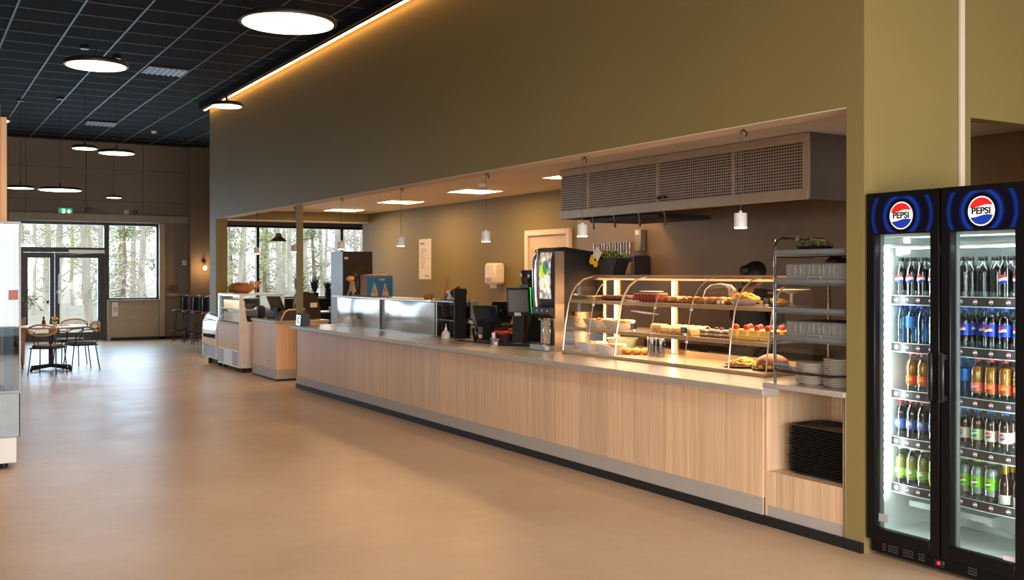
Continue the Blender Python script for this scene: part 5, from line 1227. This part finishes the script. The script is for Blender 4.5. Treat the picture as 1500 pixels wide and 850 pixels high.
# the cook in black, back turned, behind the display
pt_ = thing('person', 'person with dark hair in black clothes behind the display, back turned', 'person', (6.50, 6.77, 0), R(6))
skin = mat('skin', (196, 140, 110), .5); cloth_b = mat('black_cloth', (22, 21, 23), .75, var=.2); hair = mat('dark_hair', (20, 15, 13), .5, var=.3)
def skinned(name, verts, edges, radii, m, parent, root=0, sub=2):
    me = bpy.data.meshes.new(name); me.from_pydata(verts, edges, []); me.materials.append(m)
    o = bpy.data.objects.new(name, me); col.objects.link(o); o.parent = parent
    md = o.modifiers.new('skin', 'SKIN'); md.use_smooth_shade = True
    for i, r in enumerate(radii):
        d = me.skin_vertices[0].data[i]; d.radius = r if isinstance(r, tuple) else (r, r)
    me.skin_vertices[0].data[root].use_root = True
    s = o.modifiers.new('sub', 'SUBSURF'); s.levels = 1; s.render_levels = sub
    return o
V = []; E = []; Rr = []
def v(p, r, frm=None):
    V.append(p); Rr.append(r); i = len(V)-1
    if frm is not None: E.append((frm, i))
    return i
pel = v((0, 0, .95), (.13, .155)); wai = v((.01, 0, 1.10), (.115, .14), pel); chs = v((.02, 0, 1.28), (.125, .165), wai); upc = v((.015, 0, 1.40), (.09, .15), chs); nk = v((.03, 0, 1.475), .055, upc)
hd0 = v((.045, 0, 1.54), (.075, .07), nk); hd1 = v((.05, 0, 1.61), (.10, .082), hd0); hd2 = v((.045, 0, 1.665), (.07, .062), hd1)
nose = v((.155, 0, 1.585), .012, hd1)
for s in (-1, 1):
    ear = v((.04, s*.085, 1.585), .016, hd1)
    sh = v((.01, s*.19, 1.395), .062, upc); el = v((.08, s*.25, 1.13), .045, sh); wr = v((.30, s*.19, 1.02), .03, el)
    pa = v((.37, s*.175, 1.01), (.018, .038), wr)
    for k in range(4):
        f1 = v((.415, s*(.145+.021*k), 1.01+.002*k), .0095, pa); f2 = v((.445+.004*(1.5-abs(k-1.5)), s*(.143+.022*k), .995), .0088, f1); v((.455+.004*(1.5-abs(k-1.5)), s*(.143+.022*k), .968), .008, f2)
    th = v((.355, s*.13, 1.0), .011, pa); v((.385, s*.115, .985), .0095, th)
    hp = v((0, s*.095, .90), .095, pel); kn = v((.015, s*.105, .50), .062, hp); an = v((-.015, s*.11, .09), .042, kn); ft = v((.13, s*.125, .035), (.03, .045), an)
skinned('body', V, E, Rr, skin, pt_)
# shirt, trousers, hair, shoes follow the body
V, E, Rr = [], [], []
a0 = v((0, 0, .90), (.15, .17)); a1 = v((.01, 0, 1.10), (.135, .158), a0); a2 = v((.02, 0, 1.28), (.145, .185), a1); a3 = v((.012, 0, 1.405), (.105, .165), a2); a4 = v((.025, 0, 1.455), (.068, .068), a3)
for s in (-1, 1):
    b0 = v((.01, s*.195, 1.395), .078, a3); b1 = v((.05, s*.23, 1.24), .066, b0); b2 = v((.08, s*.25, 1.13), .06, b1)
skinned('shirt', V, E, Rr, cloth_b, pt_)
V, E, Rr = [], [], []
a0 = v((0, 0, .97), (.142, .165))
for s in (-1, 1):
    b0 = v((0, s*.095, .88), .11, a0); b1 = v((.015, s*.105, .50), .078, b0); b2 = v((-.012, s*.11, .12), .066, b1)
skinned('trousers', V, E, Rr, cloth_b, pt_)
m = MB(); rs = []
for i in range(9):
    ph = math.pi*(.0+i/8*.66); rs.append([(.035+(.125*math.sin(ph)+.002)*math.cos(2*math.pi*j/24)*(.93 if math.cos(2*math.pi*j/24) > 0 else 1.04)-.014, (.102*math.sin(ph)+.002)*math.sin(2*math.pi*j/24), 1.592+.112*math.cos(ph)-(.03*(1-math.cos(2*math.pi*j/24))*i/8)+.03*(1+math.cos(2*math.pi*j/24))*(i/8)) for j in range(24)])
m.rings(rs); m.ell((-.10, 0, 1.62), .05, .05, .05, 12, 8, .05, 2)
m.build('hair', hair, pt_)
for s in (-1, 1): MB().ell((.06, s*.12, .045), .14, .052, .048, 16, 8).build('shoe', black, pt_)
# ================================================================== DRINKS FRIDGE
FX, FY0, FY1, FH = 4.70, 3.02, 3.985, 2.05
t = thing('drinks_fridge', 'tall black double door drinks fridge with lit glass doors', 'fridge', (0, 0, 0))
fblack = mat('fridge_black', (12, 12, 14), .34, var=.08, spec=.22)
inner = mat('fridge_lining', (226, 232, 230), .4, var=.02)
MB().box(4.78, 5.40, FY1-.035, FY1, .09, FH, .004).box(4.78, 5.40, FY0, FY0+.035, .09, FH, .004).box(4.78, 5.40, FY0+.035, FY1-.035, FH-.06, FH, .004).box(5.36, 5.40, FY0+.035, FY1-.035, .09, FH-.06).box(4.78, 5.36, FY0+.035, FY1-.035, .09, .13).build('cabinet', fblack, t)
MB().box(4.785, 5.355, FY1-.04, FY1-.0352, .135, FH-.065).box(4.785, 5.355, FY0+.0352, FY0+.04, .135, FH-.065).box(5.345, 5.358, FY0+.04, FY1-.04, .135, FH-.065).box(4.785, 5.345, FY0+.04, FY1-.04, .131, .137).box(4.785, 5.345, FY0+.04, FY1-.04, FH-.07, FH-.062).build('lining', inner, t)
MB().box(4.80, 5.34, FY0+.041, FY1-.041, 1.80, 1.84, .004).box(4.80, 4.84, FY0+.041, FY1-.041, 1.745, 1.765, .004).build('top_duct', inner, t)
MB().box(4.84, 4.90, 3.84, 3.90, 1.70, 1.80, .006).build('thermostat', whitep, t)
# moulded step at the bottom
MB().prism([(4.96, .295), (4.96, .25), (5.02, .24), (5.27, .137), (5.345, .137), (5.345, .295)], 'y', 3.38, 3.415).prism([(4.96, .295), (4.96, .262), (5.345, .262), (5.345, .295)], 'y', 3.415, 3.90).box(5.22, 5.345, 3.415, 3.90, .137, .262, .01).build('moulded_step', inner, t)
# kick grille with slots, lamp button
m = MB().M(0).box(4.735, 5.35, FY0+.01, FY1-.005, .02, .088, .004).M(1)
for y0, n in ((3.90, 2), (3.86, 5), (3.76, 5), (3.66, 3), (3.36, 4)):
    for k in range(n):
        for z in (.04, .055, .07): m.box(4.733, 4.7352, y0-.014*k-.008, y0-.014*k, z, z+.008)
m.build('kick_panel', [fblack, mat('slot_grey', (70, 70, 72), .4)], t)
MB().box(4.728, 4.736, 3.50, 3.56, .035, .075, .003).build('control_panel', mat('control_dark', (32, 28, 30), .3), t)
MB().lathe([(0, 4.722), (.008, 4.723), (.009, 4.729)], (0, 3.53, .056), 12, 'x').build('red_light', emitter('red_indicator', (230, 24, 30), 2.5), t)
for y in (FY0+.05, FY1-.05):
    for x in (4.82, 5.3): MB().lathe([(.022, 0), (.024, .012), (.012, .02)], (x, y, 0), 12).build('foot', blackrub, t)
pure = lambda n, rgb, e=0: mat(n, rgb, .35, var=.02, emit=rgb if e else None, estr=e)
E_RED, E_WHITE, E_BLUE = pure('emblem_red', (226, 32, 30), .25), pure('emblem_white', (240, 240, 236), .25), pure('emblem_blue', (20, 52, 160), .25)
def emblem(mb, x, cy, cz, r, k=(0, 1, 2)):
    """round mark: white rim, red crown, white wave, blue base"""
    n = 28
    mb.M(k[1]).add([(x, cy, cz)]+[(x, cy+r*math.cos(2*math.pi*j/36), cz+r*math.sin(2*math.pi*j/36)) for j in range(36)], [(0, 1+j, 1+(j+1) % 36) for j in range(36)])
    q = r*.91
    for i in range(n):
        u0, u1 = -1+2*i/n, -1+2*(i+1)/n
        def top(u): return math.sqrt(max(0, 1-u*u))
        def wv(u): return .10*math.sin((u+.15)*2.6)
        P = lambda u, z: (x-.0006, cy-u*q, cz+z*q)
        def strip(a, b_, kk):
            if b_(u0) > a(u0) or b_(u1) > a(u1): mb.M(kk).add([P(u0, min(a(u0), b_(u0))), P(u1, min(a(u1), b_(u1))), P(u1, b_(u1)), P(u0, b_(u0))], [(0, 1, 2, 3)])
        strip(lambda u: .36+wv(u), top, k[0])
        strip(lambda u: -top(u), lambda u: min(-.36+wv(u), top(u)) if top(u) > .3 else -top(u), k[2])
    return mb
def text(body, parent, loc, size, m, name='lettering', sx=1.0):
    cu = bpy.data.curves.new(name, 'FONT'); cu.body = body; cu.size = size; cu.align_x = 'CENTER'; cu.align_y = 'CENTER'; cu.extrude = .0004; cu.offset = size*.03
    cu.materials.append(m); o = bpy.data.objects.new(name, cu); col.objects.link(o); o.parent = parent
    o.scale = (sx, 1, 1); bpy.context.view_layer.update()
    me = bpy.data.meshes.new_from_object(o.evaluated_get(bpy.context.evaluated_depsgraph_get())); bpy.data.objects.remove(o)
    o = bpy.data.objects.new(name, me); col.objects.link(o); o.parent = parent
    o.location = loc; o.rotation_euler = (R(90), 0, R(-90)); o.scale = (sx, 1, 1); return o
def sign_mat(yc):
    mm = bpy.data.materials.new('lit_header'); mm.use_nodes = True; nt = mm.node_tree; N = nt.nodes; L = nt.links; b = N['Principled BSDF']; b.inputs['Roughness'].default_value = .2
    tc = N.new('ShaderNodeTexCoord'); mp = N.new('ShaderNodeMapping'); mp.inputs['Location'].default_value = (0, -yc, -1.915); mp.vector_type = 'POINT'
    L.new(tc.outputs['Object'], mp.inputs['Vector'])
    sx = N.new('ShaderNodeSeparateXYZ'); L.new(mp.outputs[0], sx.inputs[0])
    cb = N.new('ShaderNodeCombineXYZ'); L.new(sx.outputs['Y'], cb.inputs[0])
    mz = N.new('ShaderNodeMath'); mz.operation = 'MULTIPLY'; mz.inputs[1].default_value = 1.0; L.new(sx.outputs['Z'], mz.inputs[0]); L.new(mz.outputs[0], cb.inputs[1])
    ln = N.new('ShaderNodeVectorMath'); ln.operation = 'LENGTH'; L.new(cb.outputs[0], ln.inputs[0])
    rp = N.new('ShaderNodeValToRGB'); e = rp.color_ramp.elements
    e[0].position = 0; e[0].color = lin((3, 6, 20)); e[1].position = 1; e[1].color = lin((4, 6, 16))
    for p, c in ((.38, (3, 6, 20)), (.46, (16, 56, 160)), (.50, (8, 24, 84)), (.56, (3, 6, 22)), (.72, (3, 6, 22)), (.80, (12, 42, 130)), (.86, (4, 8, 28))):
        q = e.new(p); q.color = lin(c)
    sc = N.new('ShaderNodeMath'); sc.operation = 'MULTIPLY'; sc.inputs[1].default_value = 1/.24; L.new(ln.outputs['Value'], sc.inputs[0]); L.new(sc.outputs[0], rp.inputs['Fac'])
    L.new(rp.outputs['Color'], b.inputs['Base Color']); L.new(rp.outputs['Color'], b.inputs['Emission Color']); b.inputs['Emission Strength'].default_value = .12
    return mm
navy = mat('lettering_navy', (10, 10, 20), .4)
doorglass = glass('fridge_glass', (240, 246, 244), .045)
for di, (ya, yb) in enumerate(((FY1-.001, 3.508), (3.498, FY0+.001))):   # left door, right door
    d = MB(); st_ = .058
    d.box(FX, 4.745, ya-st_, ya, .095, FH, .004).box(FX, 4.745, yb, yb+st_, .095, FH, .004).box(FX, 4.745, yb+st_, ya-st_, .095, .165, .003).box(FX, 4.745, yb+st_, ya-st_, 1.815, FH, .003)
    dd = d.build('door', fblack, t); dd['label'] = ['left fridge door', 'right fridge door'][di]
    MB().box(4.716, 4.726, yb+st_-.005, ya-st_+.005, .155, 1.82).build('door_glass', doorglass, dd)
    MB().box(4.746, 4.775, ya-st_-.004, ya-.01, .11, 1.98).box(4.746, 4.775, yb+.01, yb+st_+.004, .11, 1.98).build('gasket', mat('gasket_grey', (110, 112, 112), .5), dd)
    yc = (ya+yb)/2
    MB().box(FX-.0015, FX+.001, yb+.03, ya-.03, 1.825, 2.02).build('header_sign', sign_mat(yc), dd)
    eb = emblem(MB(), FX-.0025, yc, 1.915, .076); eb.build('emblem', [E_RED, E_WHITE, E_BLUE], dd, smooth=0)
    text('PEPSI', dd, (FX-.0042, yc, 1.915), .047, navy, sx=1.05)
    hy = yb+.03 if di == 0 else ya-.03
    MB().box(FX-.04, FX-.024, hy-.014, hy+.014, .92, 1.18, .006).box(FX-.026, FX, hy-.01, hy+.01, .93, .955).box(FX-.026, FX, hy-.01, hy+.01, 1.145, 1.17).build('handle', black, dd)
    if di == 0: MB().box(FX+.0245, FX+.027, ya-.125, ya-.066, .20, .245).build('sticker', mat('sticker_grey', (190, 188, 186), .5), dd)
    else: MB().box(FX+.0145, FX+.0158, yb+.06, yb+.13, .168, .19).build('sticker', mat('sticker_pale', (216, 206, 196), .5), dd)
# upright light strip with bright diodes inside the left wall
MB().box(4.778, 4.797, FY1-.052, FY1-.041, .30, 1.76, .003).build('light_strip', mat('strip_white', (235, 240, 240), .4, emit=(235, 245, 250), estr=2), t)
m = MB()
for i in range(30): m.ell((4.787, FY1-.0545, .33+.0485*i), .009, .004, .009, 10, 6)
m.build('light_diodes', emitter('diode_white', (245, 250, 255), 65), t)
m = MB()
for i in range(30): m.ell((4.80, FY0+.0545, .33+.0485*i), .009, .004, .009, 8, 5)
m.build('light_diodes', emitter('diode_white', (245, 250, 255), 65), t)
for (yy, sg) in ((FY1-.075, -1), (FY0+.075, 1)):
    ld = bpy.data.lights.new('strip_light', 'AREA'); ld.shape = 'RECTANGLE'; ld.size = .02; ld.size_y = 1.4; ld.energy = 1.7; ld.color = (.9, .98, 1)
    lo = bpy.data.objects.new('strip_light', ld); lo.parent = t; lo.location = (4.80, yy, 1.03); lo.rotation_euler = Vector((-.75, -sg*.66, 0)).to_track_quat('Z', 'X').to_euler()
    lo.rotation_euler = (R(90), 0, math.atan2(.66*sg, .75)-R(90)); col.objects.link(lo)
MB().box(4.86, 4.9, FY0+.1, FY1-.1, 1.735, 1.742).build('top_lamp', emitter('fridge_top_glow', (240, 248, 250), 9), t)
# five shelves on each side with price rails
ZS = (1.44, 1.172, .905, .637, .372)
SIDES = ((3.942, 3.548, 'left'), (3.536, 3.064, 'right'))
rail_m = [mat('rail_grey', (66, 62, 60), .4), E_RED, E_WHITE, E_BLUE, mat('rail_lip', (206, 208, 206), .3)]
for ya, yb, nm in SIDES:
    for zi, z in enumerate(ZS):
        s = MB()
        for i in range(13): s.tube([(4.87, yb+.01+(ya-yb-.02)*i/12, z-.002), (5.33, yb+.01+(ya-yb-.02)*i/12, z-.002)], .0025, 4)
        s.tube([(4.87, ya, z-.004), (4.87, yb, z-.004)], .004, 6).tube([(5.33, ya, z-.004), (5.33, yb, z-.004)], .004, 6)
        so = s.build('wire_shelf', mat('wire_white', (206, 208, 206), .35), t)
        n = 12; rs = []
        def bow(u): return 4.862-.022*math.sin(math.pi*u)
        m = MB().M(0); m.rings([[(bow(i/n), ya+(yb-ya)*i/n, z+h) for i in range(n+1)] for h in (.03, -.016)], False, False, False)
        m.M(4); m.tube([(bow(i/n)-.003, ya+(yb-ya)*i/n, z-.019) for i in range(n+1)], .0035, 6).tube([(bow(i/n)-.001, ya+(yb-ya)*i/n, z+.032) for i in range(n+1)], .002, 5)
        for k in range(5):
            u = .1+.2*k; emblem(m, bow(u)-.0035, ya+(yb-ya)*u, z+.007, .0125, (1, 2, 3))
        m.build('price_rail', rail_m, so)
# ---- bottles
def label_mat(name, base, z0, r, ground=None, round_mark=True, clearbg=False, c3=((222, 40, 32), (236, 234, 230), (24, 50, 160)), yoff=0.0):
    mm = bpy.data.materials.new(name); mm.use_nodes = True; nt = mm.node_tree; N = nt.nodes; L = nt.links; b = N['Principled BSDF']; b.inputs['Roughness'].default_value = .3
    tc = N.new('ShaderNodeTexCoord'); mp = N.new('ShaderNodeMapping'); mp.inputs['Location'].default_value = (0, -yoff, -z0); L.new(tc.outputs['Object'], mp.inputs['Vector'])
    sx = N.new('ShaderNodeSeparateXYZ'); L.new(mp.outputs[0], sx.inputs[0])
    cb = N.new('ShaderNodeCombineXYZ'); L.new(sx.outputs['Y'], cb.inputs[0]); L.new(sx.outputs['Z'], cb.inputs[1])
    ln = N.new('ShaderNodeVectorMath'); ln.operation = 'LENGTH'; L.new(cb.outputs[0], ln.inputs[0])
    lt = N.new('ShaderNodeMath'); lt.operation = 'LESS_THAN'; lt.inputs[1].default_value = r; L.new(ln.outputs['Value'], lt.inputs[0])
    sw = N.new('ShaderNodeMath'); sw.operation = 'SINE'; mu = N.new('ShaderNodeMath'); mu.operation = 'MULTIPLY'; mu.inputs[1].default_value = -2.4/r; L.new(sx.outputs['Y'], mu.inputs[0]); L.new(mu.outputs[0], sw.inputs[0])
    ma = N.new('ShaderNodeMath'); ma.operation = 'MULTIPLY_ADD'; ma.inputs[1].default_value = -.12*r; L.new(sw.outputs[0], ma.inputs[0]); L.new(sx.outputs['Z'], ma.inputs[2])
    mr = N.new('ShaderNodeMapRange'); mr.inputs['From Min'].default_value = -r; mr.inputs['From Max'].default_value = r; L.new(ma.outputs[0], mr.inputs[0])
    rp = N.new('ShaderNodeValToRGB'); rp.color_ramp.interpolation = 'CONSTANT'; e = rp.color_ramp.elements
    e[0].position = 0; e[0].color = lin(c3[2]); e[1].position = .36; e[1].color = lin(c3[1]); q = e.new(.66); q.color = lin(c3[0]); L.new(mr.outputs[0], rp.inputs['Fac'])
    fr = N.new('ShaderNodeMath'); fr.operation = 'LESS_THAN'; fr.inputs[1].default_value = 0.0; L.new(sx.outputs['X'], fr.inputs[0])
    an = N.new('ShaderNodeMath'); an.operation = 'MULTIPLY'; L.new(lt.outputs[0], an.inputs[0]); L.new(fr.outputs[0], an.inputs[1])
    mx = N.new('ShaderNodeMix'); mx.data_type = 'RGBA'; L.new(an.outputs[0], mx.inputs['Factor']); mx.inputs['A'].default_value = lin(base); L.new(rp.outputs['Color'], mx.inputs['B'])
    L.new(mx.outputs['Result'], b.inputs['Base Color'])
    if clearbg: L.new(an.outputs[0], b.inputs['Alpha'])
    return mm
pet = glass('clear_pet', (214, 222, 224), .07, .07, 1.7); pet_blue = glass('blue_pet', (176, 212, 232), .08, .07, 1.7); pet_green = glass('green_pet', (216, 234, 196), .05, .06)
def liquid(n, rgb): return mat(n, rgb, .12, var=.08, coat=.6)
BK = {}
def bottle_kind(key, pm, liq, cap, lab_m, lab_z=(.095, .15), h=.225, r=.0315, glassy=False, fill=.188):
    """profile: petal base, waist, shoulder, neck; parts: label, cap"""
    m = MB()
    base = [(.0, .006), (r*.62, .0), (r*.95, .012), (r, .03), (r*.93, .055), (r*.97, .085), (r*.99, .15), (r*.95, .165), (r*.75, .185), (r*.45, .203), (r*.38, .212), (r*.38, h-.012)] if not glassy else [(0, .004), (r*.9, 0), (r, .008), (r, .12), (r*.85, .145), (r*.42, .175), (r*.38, .215), (r*.42, .22)]
    zsc = (h/.225) if not glassy else 1.0
    m.M(0).lathe([(a, z*zsc) for a, z in base], n=18)
    if liq:
        m.M(1); pr = [(0, .055 if not glassy else .01)]+[(a*.965, z*zsc) for a, z in base if .055 <= z <= fill]+[(0, fill*zsc)]
        m.lathe(pr, n=16)
    o = m.build('drink_bottle', [pm, liq or pm])
    if lab_m:
        l = MB().lathe([(r*1.012, lab_z[0]), (r*1.015, (lab_z[0]+lab_z[1])/2), (r*1.012, lab_z[1])], n=24); l.f = [f for f in l.f if len(f) == 4]; l.m = l.m[:len(l.f)]
        l.build('label', lab_m, o)
    cr = r*.47
    MB().lathe([(cr*.96, h-.014), (cr, h-.012), (cr, h+.003), (cr*.9, h+.006), (0, h+.006)], n=16).build('cap', cap, o)
    BK[key] = [o, False]; return o
capc = lambda n, rgb: mat('cap_'+n, rgb, .4, var=.03)
cola = liquid('cola_liquid', (26, 12, 9))
bottle_kind('cola_clear', pet, cola, capc('black', (22, 20, 22)), label_mat('label_round_clear', (20, 20, 20), .117, .024, clearbg=True), (.09, .146))
bottle_kind('cola_plain', pet, cola, capc('black', (22, 20, 22)), None)
bottle_kind('cola_blue', pet, cola, capc('blue', (24, 100, 210)), label_mat('label_round_blue', (20, 66, 196), .117, .021), (.088, .148))
bottle_kind('water_label', pet_blue, None, capc('deep_blue', (26, 66, 170)), mat('label_water', (34, 104, 190), .35, var=.3, scale=(60, 60, 90)), (.11, .17))
bottle_kind('water_plain', pet_blue, None, capc('deep_blue', (26, 66, 170)), None)
bottle_kind('orange', pet, liquid('orange_liquid', (250, 160, 24)), capc('red', (214, 44, 34)), label_mat('label_orange', (226, 88, 48), .085, .02, c3=((230, 120, 40), (236, 160, 60), (200, 60, 60))), (.065, .108), fill=.19)
bottle_kind('orange_pink', pet, liquid('orange_liquid', (250, 160, 24)), capc('red', (214, 44, 34)), label_mat('label_pink', (232, 110, 96), .085, .016, c3=((236, 150, 130), (240, 200, 190), (226, 90, 90))), (.065, .108), fill=.19)
bottle_kind('dark_red_cap', pet, liquid('dark_berry', (24, 16, 26)), capc('red', (214, 44, 34)), label_mat('label_blue_grey', (58, 84, 150), .10, .018, c3=((150, 170, 200), (190, 170, 120), (90, 120, 170))), (.075, .125), fill=.19)
bottle_kind('lemon', pet, liquid('lemon_liquid', (206, 192, 92)), capc('white', (226, 226, 216)), label_mat('label_green_pale', (140, 180, 90), .09, .018, c3=((170, 200, 120), (200, 214, 170), (96, 150, 60))), (.07, .112), fill=.18)
bottle_kind('lemon_green', pet_green, liquid('lemon_liquid2', (170, 172, 80)), capc('dark_green', (40, 84, 44)), mat('label_olive', (150, 160, 80), .4, var=.2, scale=(40, 40, 60)), (.07, .112), fill=.18)
bottle_kind('tea', pet, liquid('tea_liquid', (96, 52, 26)), capc('blue', (24, 100, 210)), label_mat('label_tea', (208, 190, 180), .105, .016, c3=((196, 60, 60), (226, 160, 150), (40, 110, 170))), (.075, .128), fill=.18)
bottle_kind('tea_green', pet, liquid('tea_liquid', (96, 52, 26)), capc('blue', (24, 100, 210)), label_mat('label_tea_green', (150, 180, 120), .105, .016, c3=((90, 150, 80), (220, 226, 200), (40, 110, 170))), (.075, .128), fill=.18)
bottle_kind('lime', pet, liquid('clear_soda', (186, 198, 176)), capc('lime', (186, 220, 40)), label_mat('label_lime', (110, 190, 30), .11, .016, c3=((210, 50, 50), (236, 240, 226), (40, 140, 60))), (.085, .14))
bottle_kind('beer', mat('brown_glass', (42, 22, 12), .12, coat=.5), None, capc('silver', (190, 180, 160)), mat('label_beer', (190, 186, 180), .4, var=.35, scale=(50, 50, 50)), (.03, .075), glassy=True)
gold = MB().lathe([(.0136, .168), (.0128, .2), (.0135, .218)], n=16); gold.f = [f for f in gold.f if len(f) == 4]; gold.m = gold.m[:len(gold.f)]
gold.build('neck_foil', mat('gold_foil', (206, 164, 50), .3, .7), BK['beer'][0])
DESC = {'cola_clear': 'dark cola bottle with round emblem', 'cola_plain': 'dark cola bottle with black cap', 'cola_blue': 'cola bottle with blue emblem label', 'water_label': 'blue water bottle with label', 'water_plain': 'clear blue water bottle',
        'orange': 'orange soda bottle', 'orange_pink': 'orange soda bottle with pink label', 'dark_red_cap': 'dark bottle with red cap', 'lemon': 'yellow lemonade bottle, white cap', 'lemon_green': 'yellow lemonade bottle, green cap', 'tea': 'brown drink bottle with blue cap',
        'tea_green': 'brown drink bottle with green label', 'lime': 'clear bottle with lime green label', 'beer': 'brown glass bottle with gold neck'}
SH = ['top', 'second', 'middle', 'fourth', 'lowest']
L_ROWS = [[['cola_clear']*5, ['cola_plain']*5, ['cola_plain']*5],
          [['water_plain', 'water_label', 'water_plain', 'water_plain', 'water_plain'], ['water_plain']*5, ['water_label']*5],
          [[None, 'orange', 'orange', 'water_plain', 'water_plain'], [None, 'orange_pink', 'orange', 'orange', 'water_plain'], [None, None, 'orange', 'orange', 'water_plain']],
          [['dark_red_cap']*5, ['dark_red_cap']*5, [None, None, 'dark_red_cap', 'dark_red_cap', None]],
          [['lemon', 'lemon', 'lemon', 'lemon_green', 'lemon_green'], ['lemon']*4+['lemon_green'], [None]*5]]
R_ROWS = [[['cola_plain', None, None, 'cola_clear', 'cola_clear'], ['cola_plain', 'cola_plain', 'cola_plain', 'cola_clear', 'cola_plain'], ['cola_plain']*5],
          [['cola_blue', None, 'cola_blue', 'cola_blue', 'cola_blue'], ['cola_blue']*5, ['cola_blue', None, 'cola_blue', 'cola_blue', None]],
          [['water_label', 'orange_pink', 'orange', 'orange', 'orange'], ['water_label', 'orange', 'orange_pink', 'orange_pink', 'orange'], ['water_label', 'orange', 'orange', 'orange', 'orange']],
          [['tea', 'tea_green', 'tea', 'tea', None], ['tea', 'tea', 'tea_green', 'tea', None], [None]*5],
          [['lime', 'lime', 'lime', 'beer', 'beer'], ['lime', 'lime', 'lime', 'beer', 'beer'], [None]*5]]
for si, (rows, (ya, yb, nm)) in enumerate(zip((L_ROWS, R_ROWS), SIDES)):
    for zi, z in enumerate(ZS):
        for ri, row in enumerate(rows[zi]):
            for ci, key in enumerate(row):
                if not key: continue
                p = BK[key]; first = not p[1]; p[1] = True
                lab = '%s, %s shelf, %s door, %s in row %s' % (DESC[key], SH[zi], nm, ORD[ci], ('nearest the glass', 'behind the front', 'at the back')[ri])
                lab = lab.replace('in row nearest the glass', 'from left in front').replace('in row behind the front', 'from left, second row').replace('in row at the back', 'from left, rear row')
                loc = (4.900+.072*ri, ya-.036-(.074, .080)[si]*ci+(.01 if ri % 2 else 0), z+.0012)
                o = p[0] if first else dup(p[0])
                o.scale = (1.08, 1.08, 1.07); o.location = loc; o.rotation_euler = (0, 0, 0 if ri == 0 and ci != 0 else random.uniform(-.5, .5)); tag(o, lab, 'bottle', 'bottles on the %s shelf behind the %s fridge door' % (SH[zi], nm))
for k, p in BK.items():
    if not p[1]: bpy.data.objects.remove(p[0])
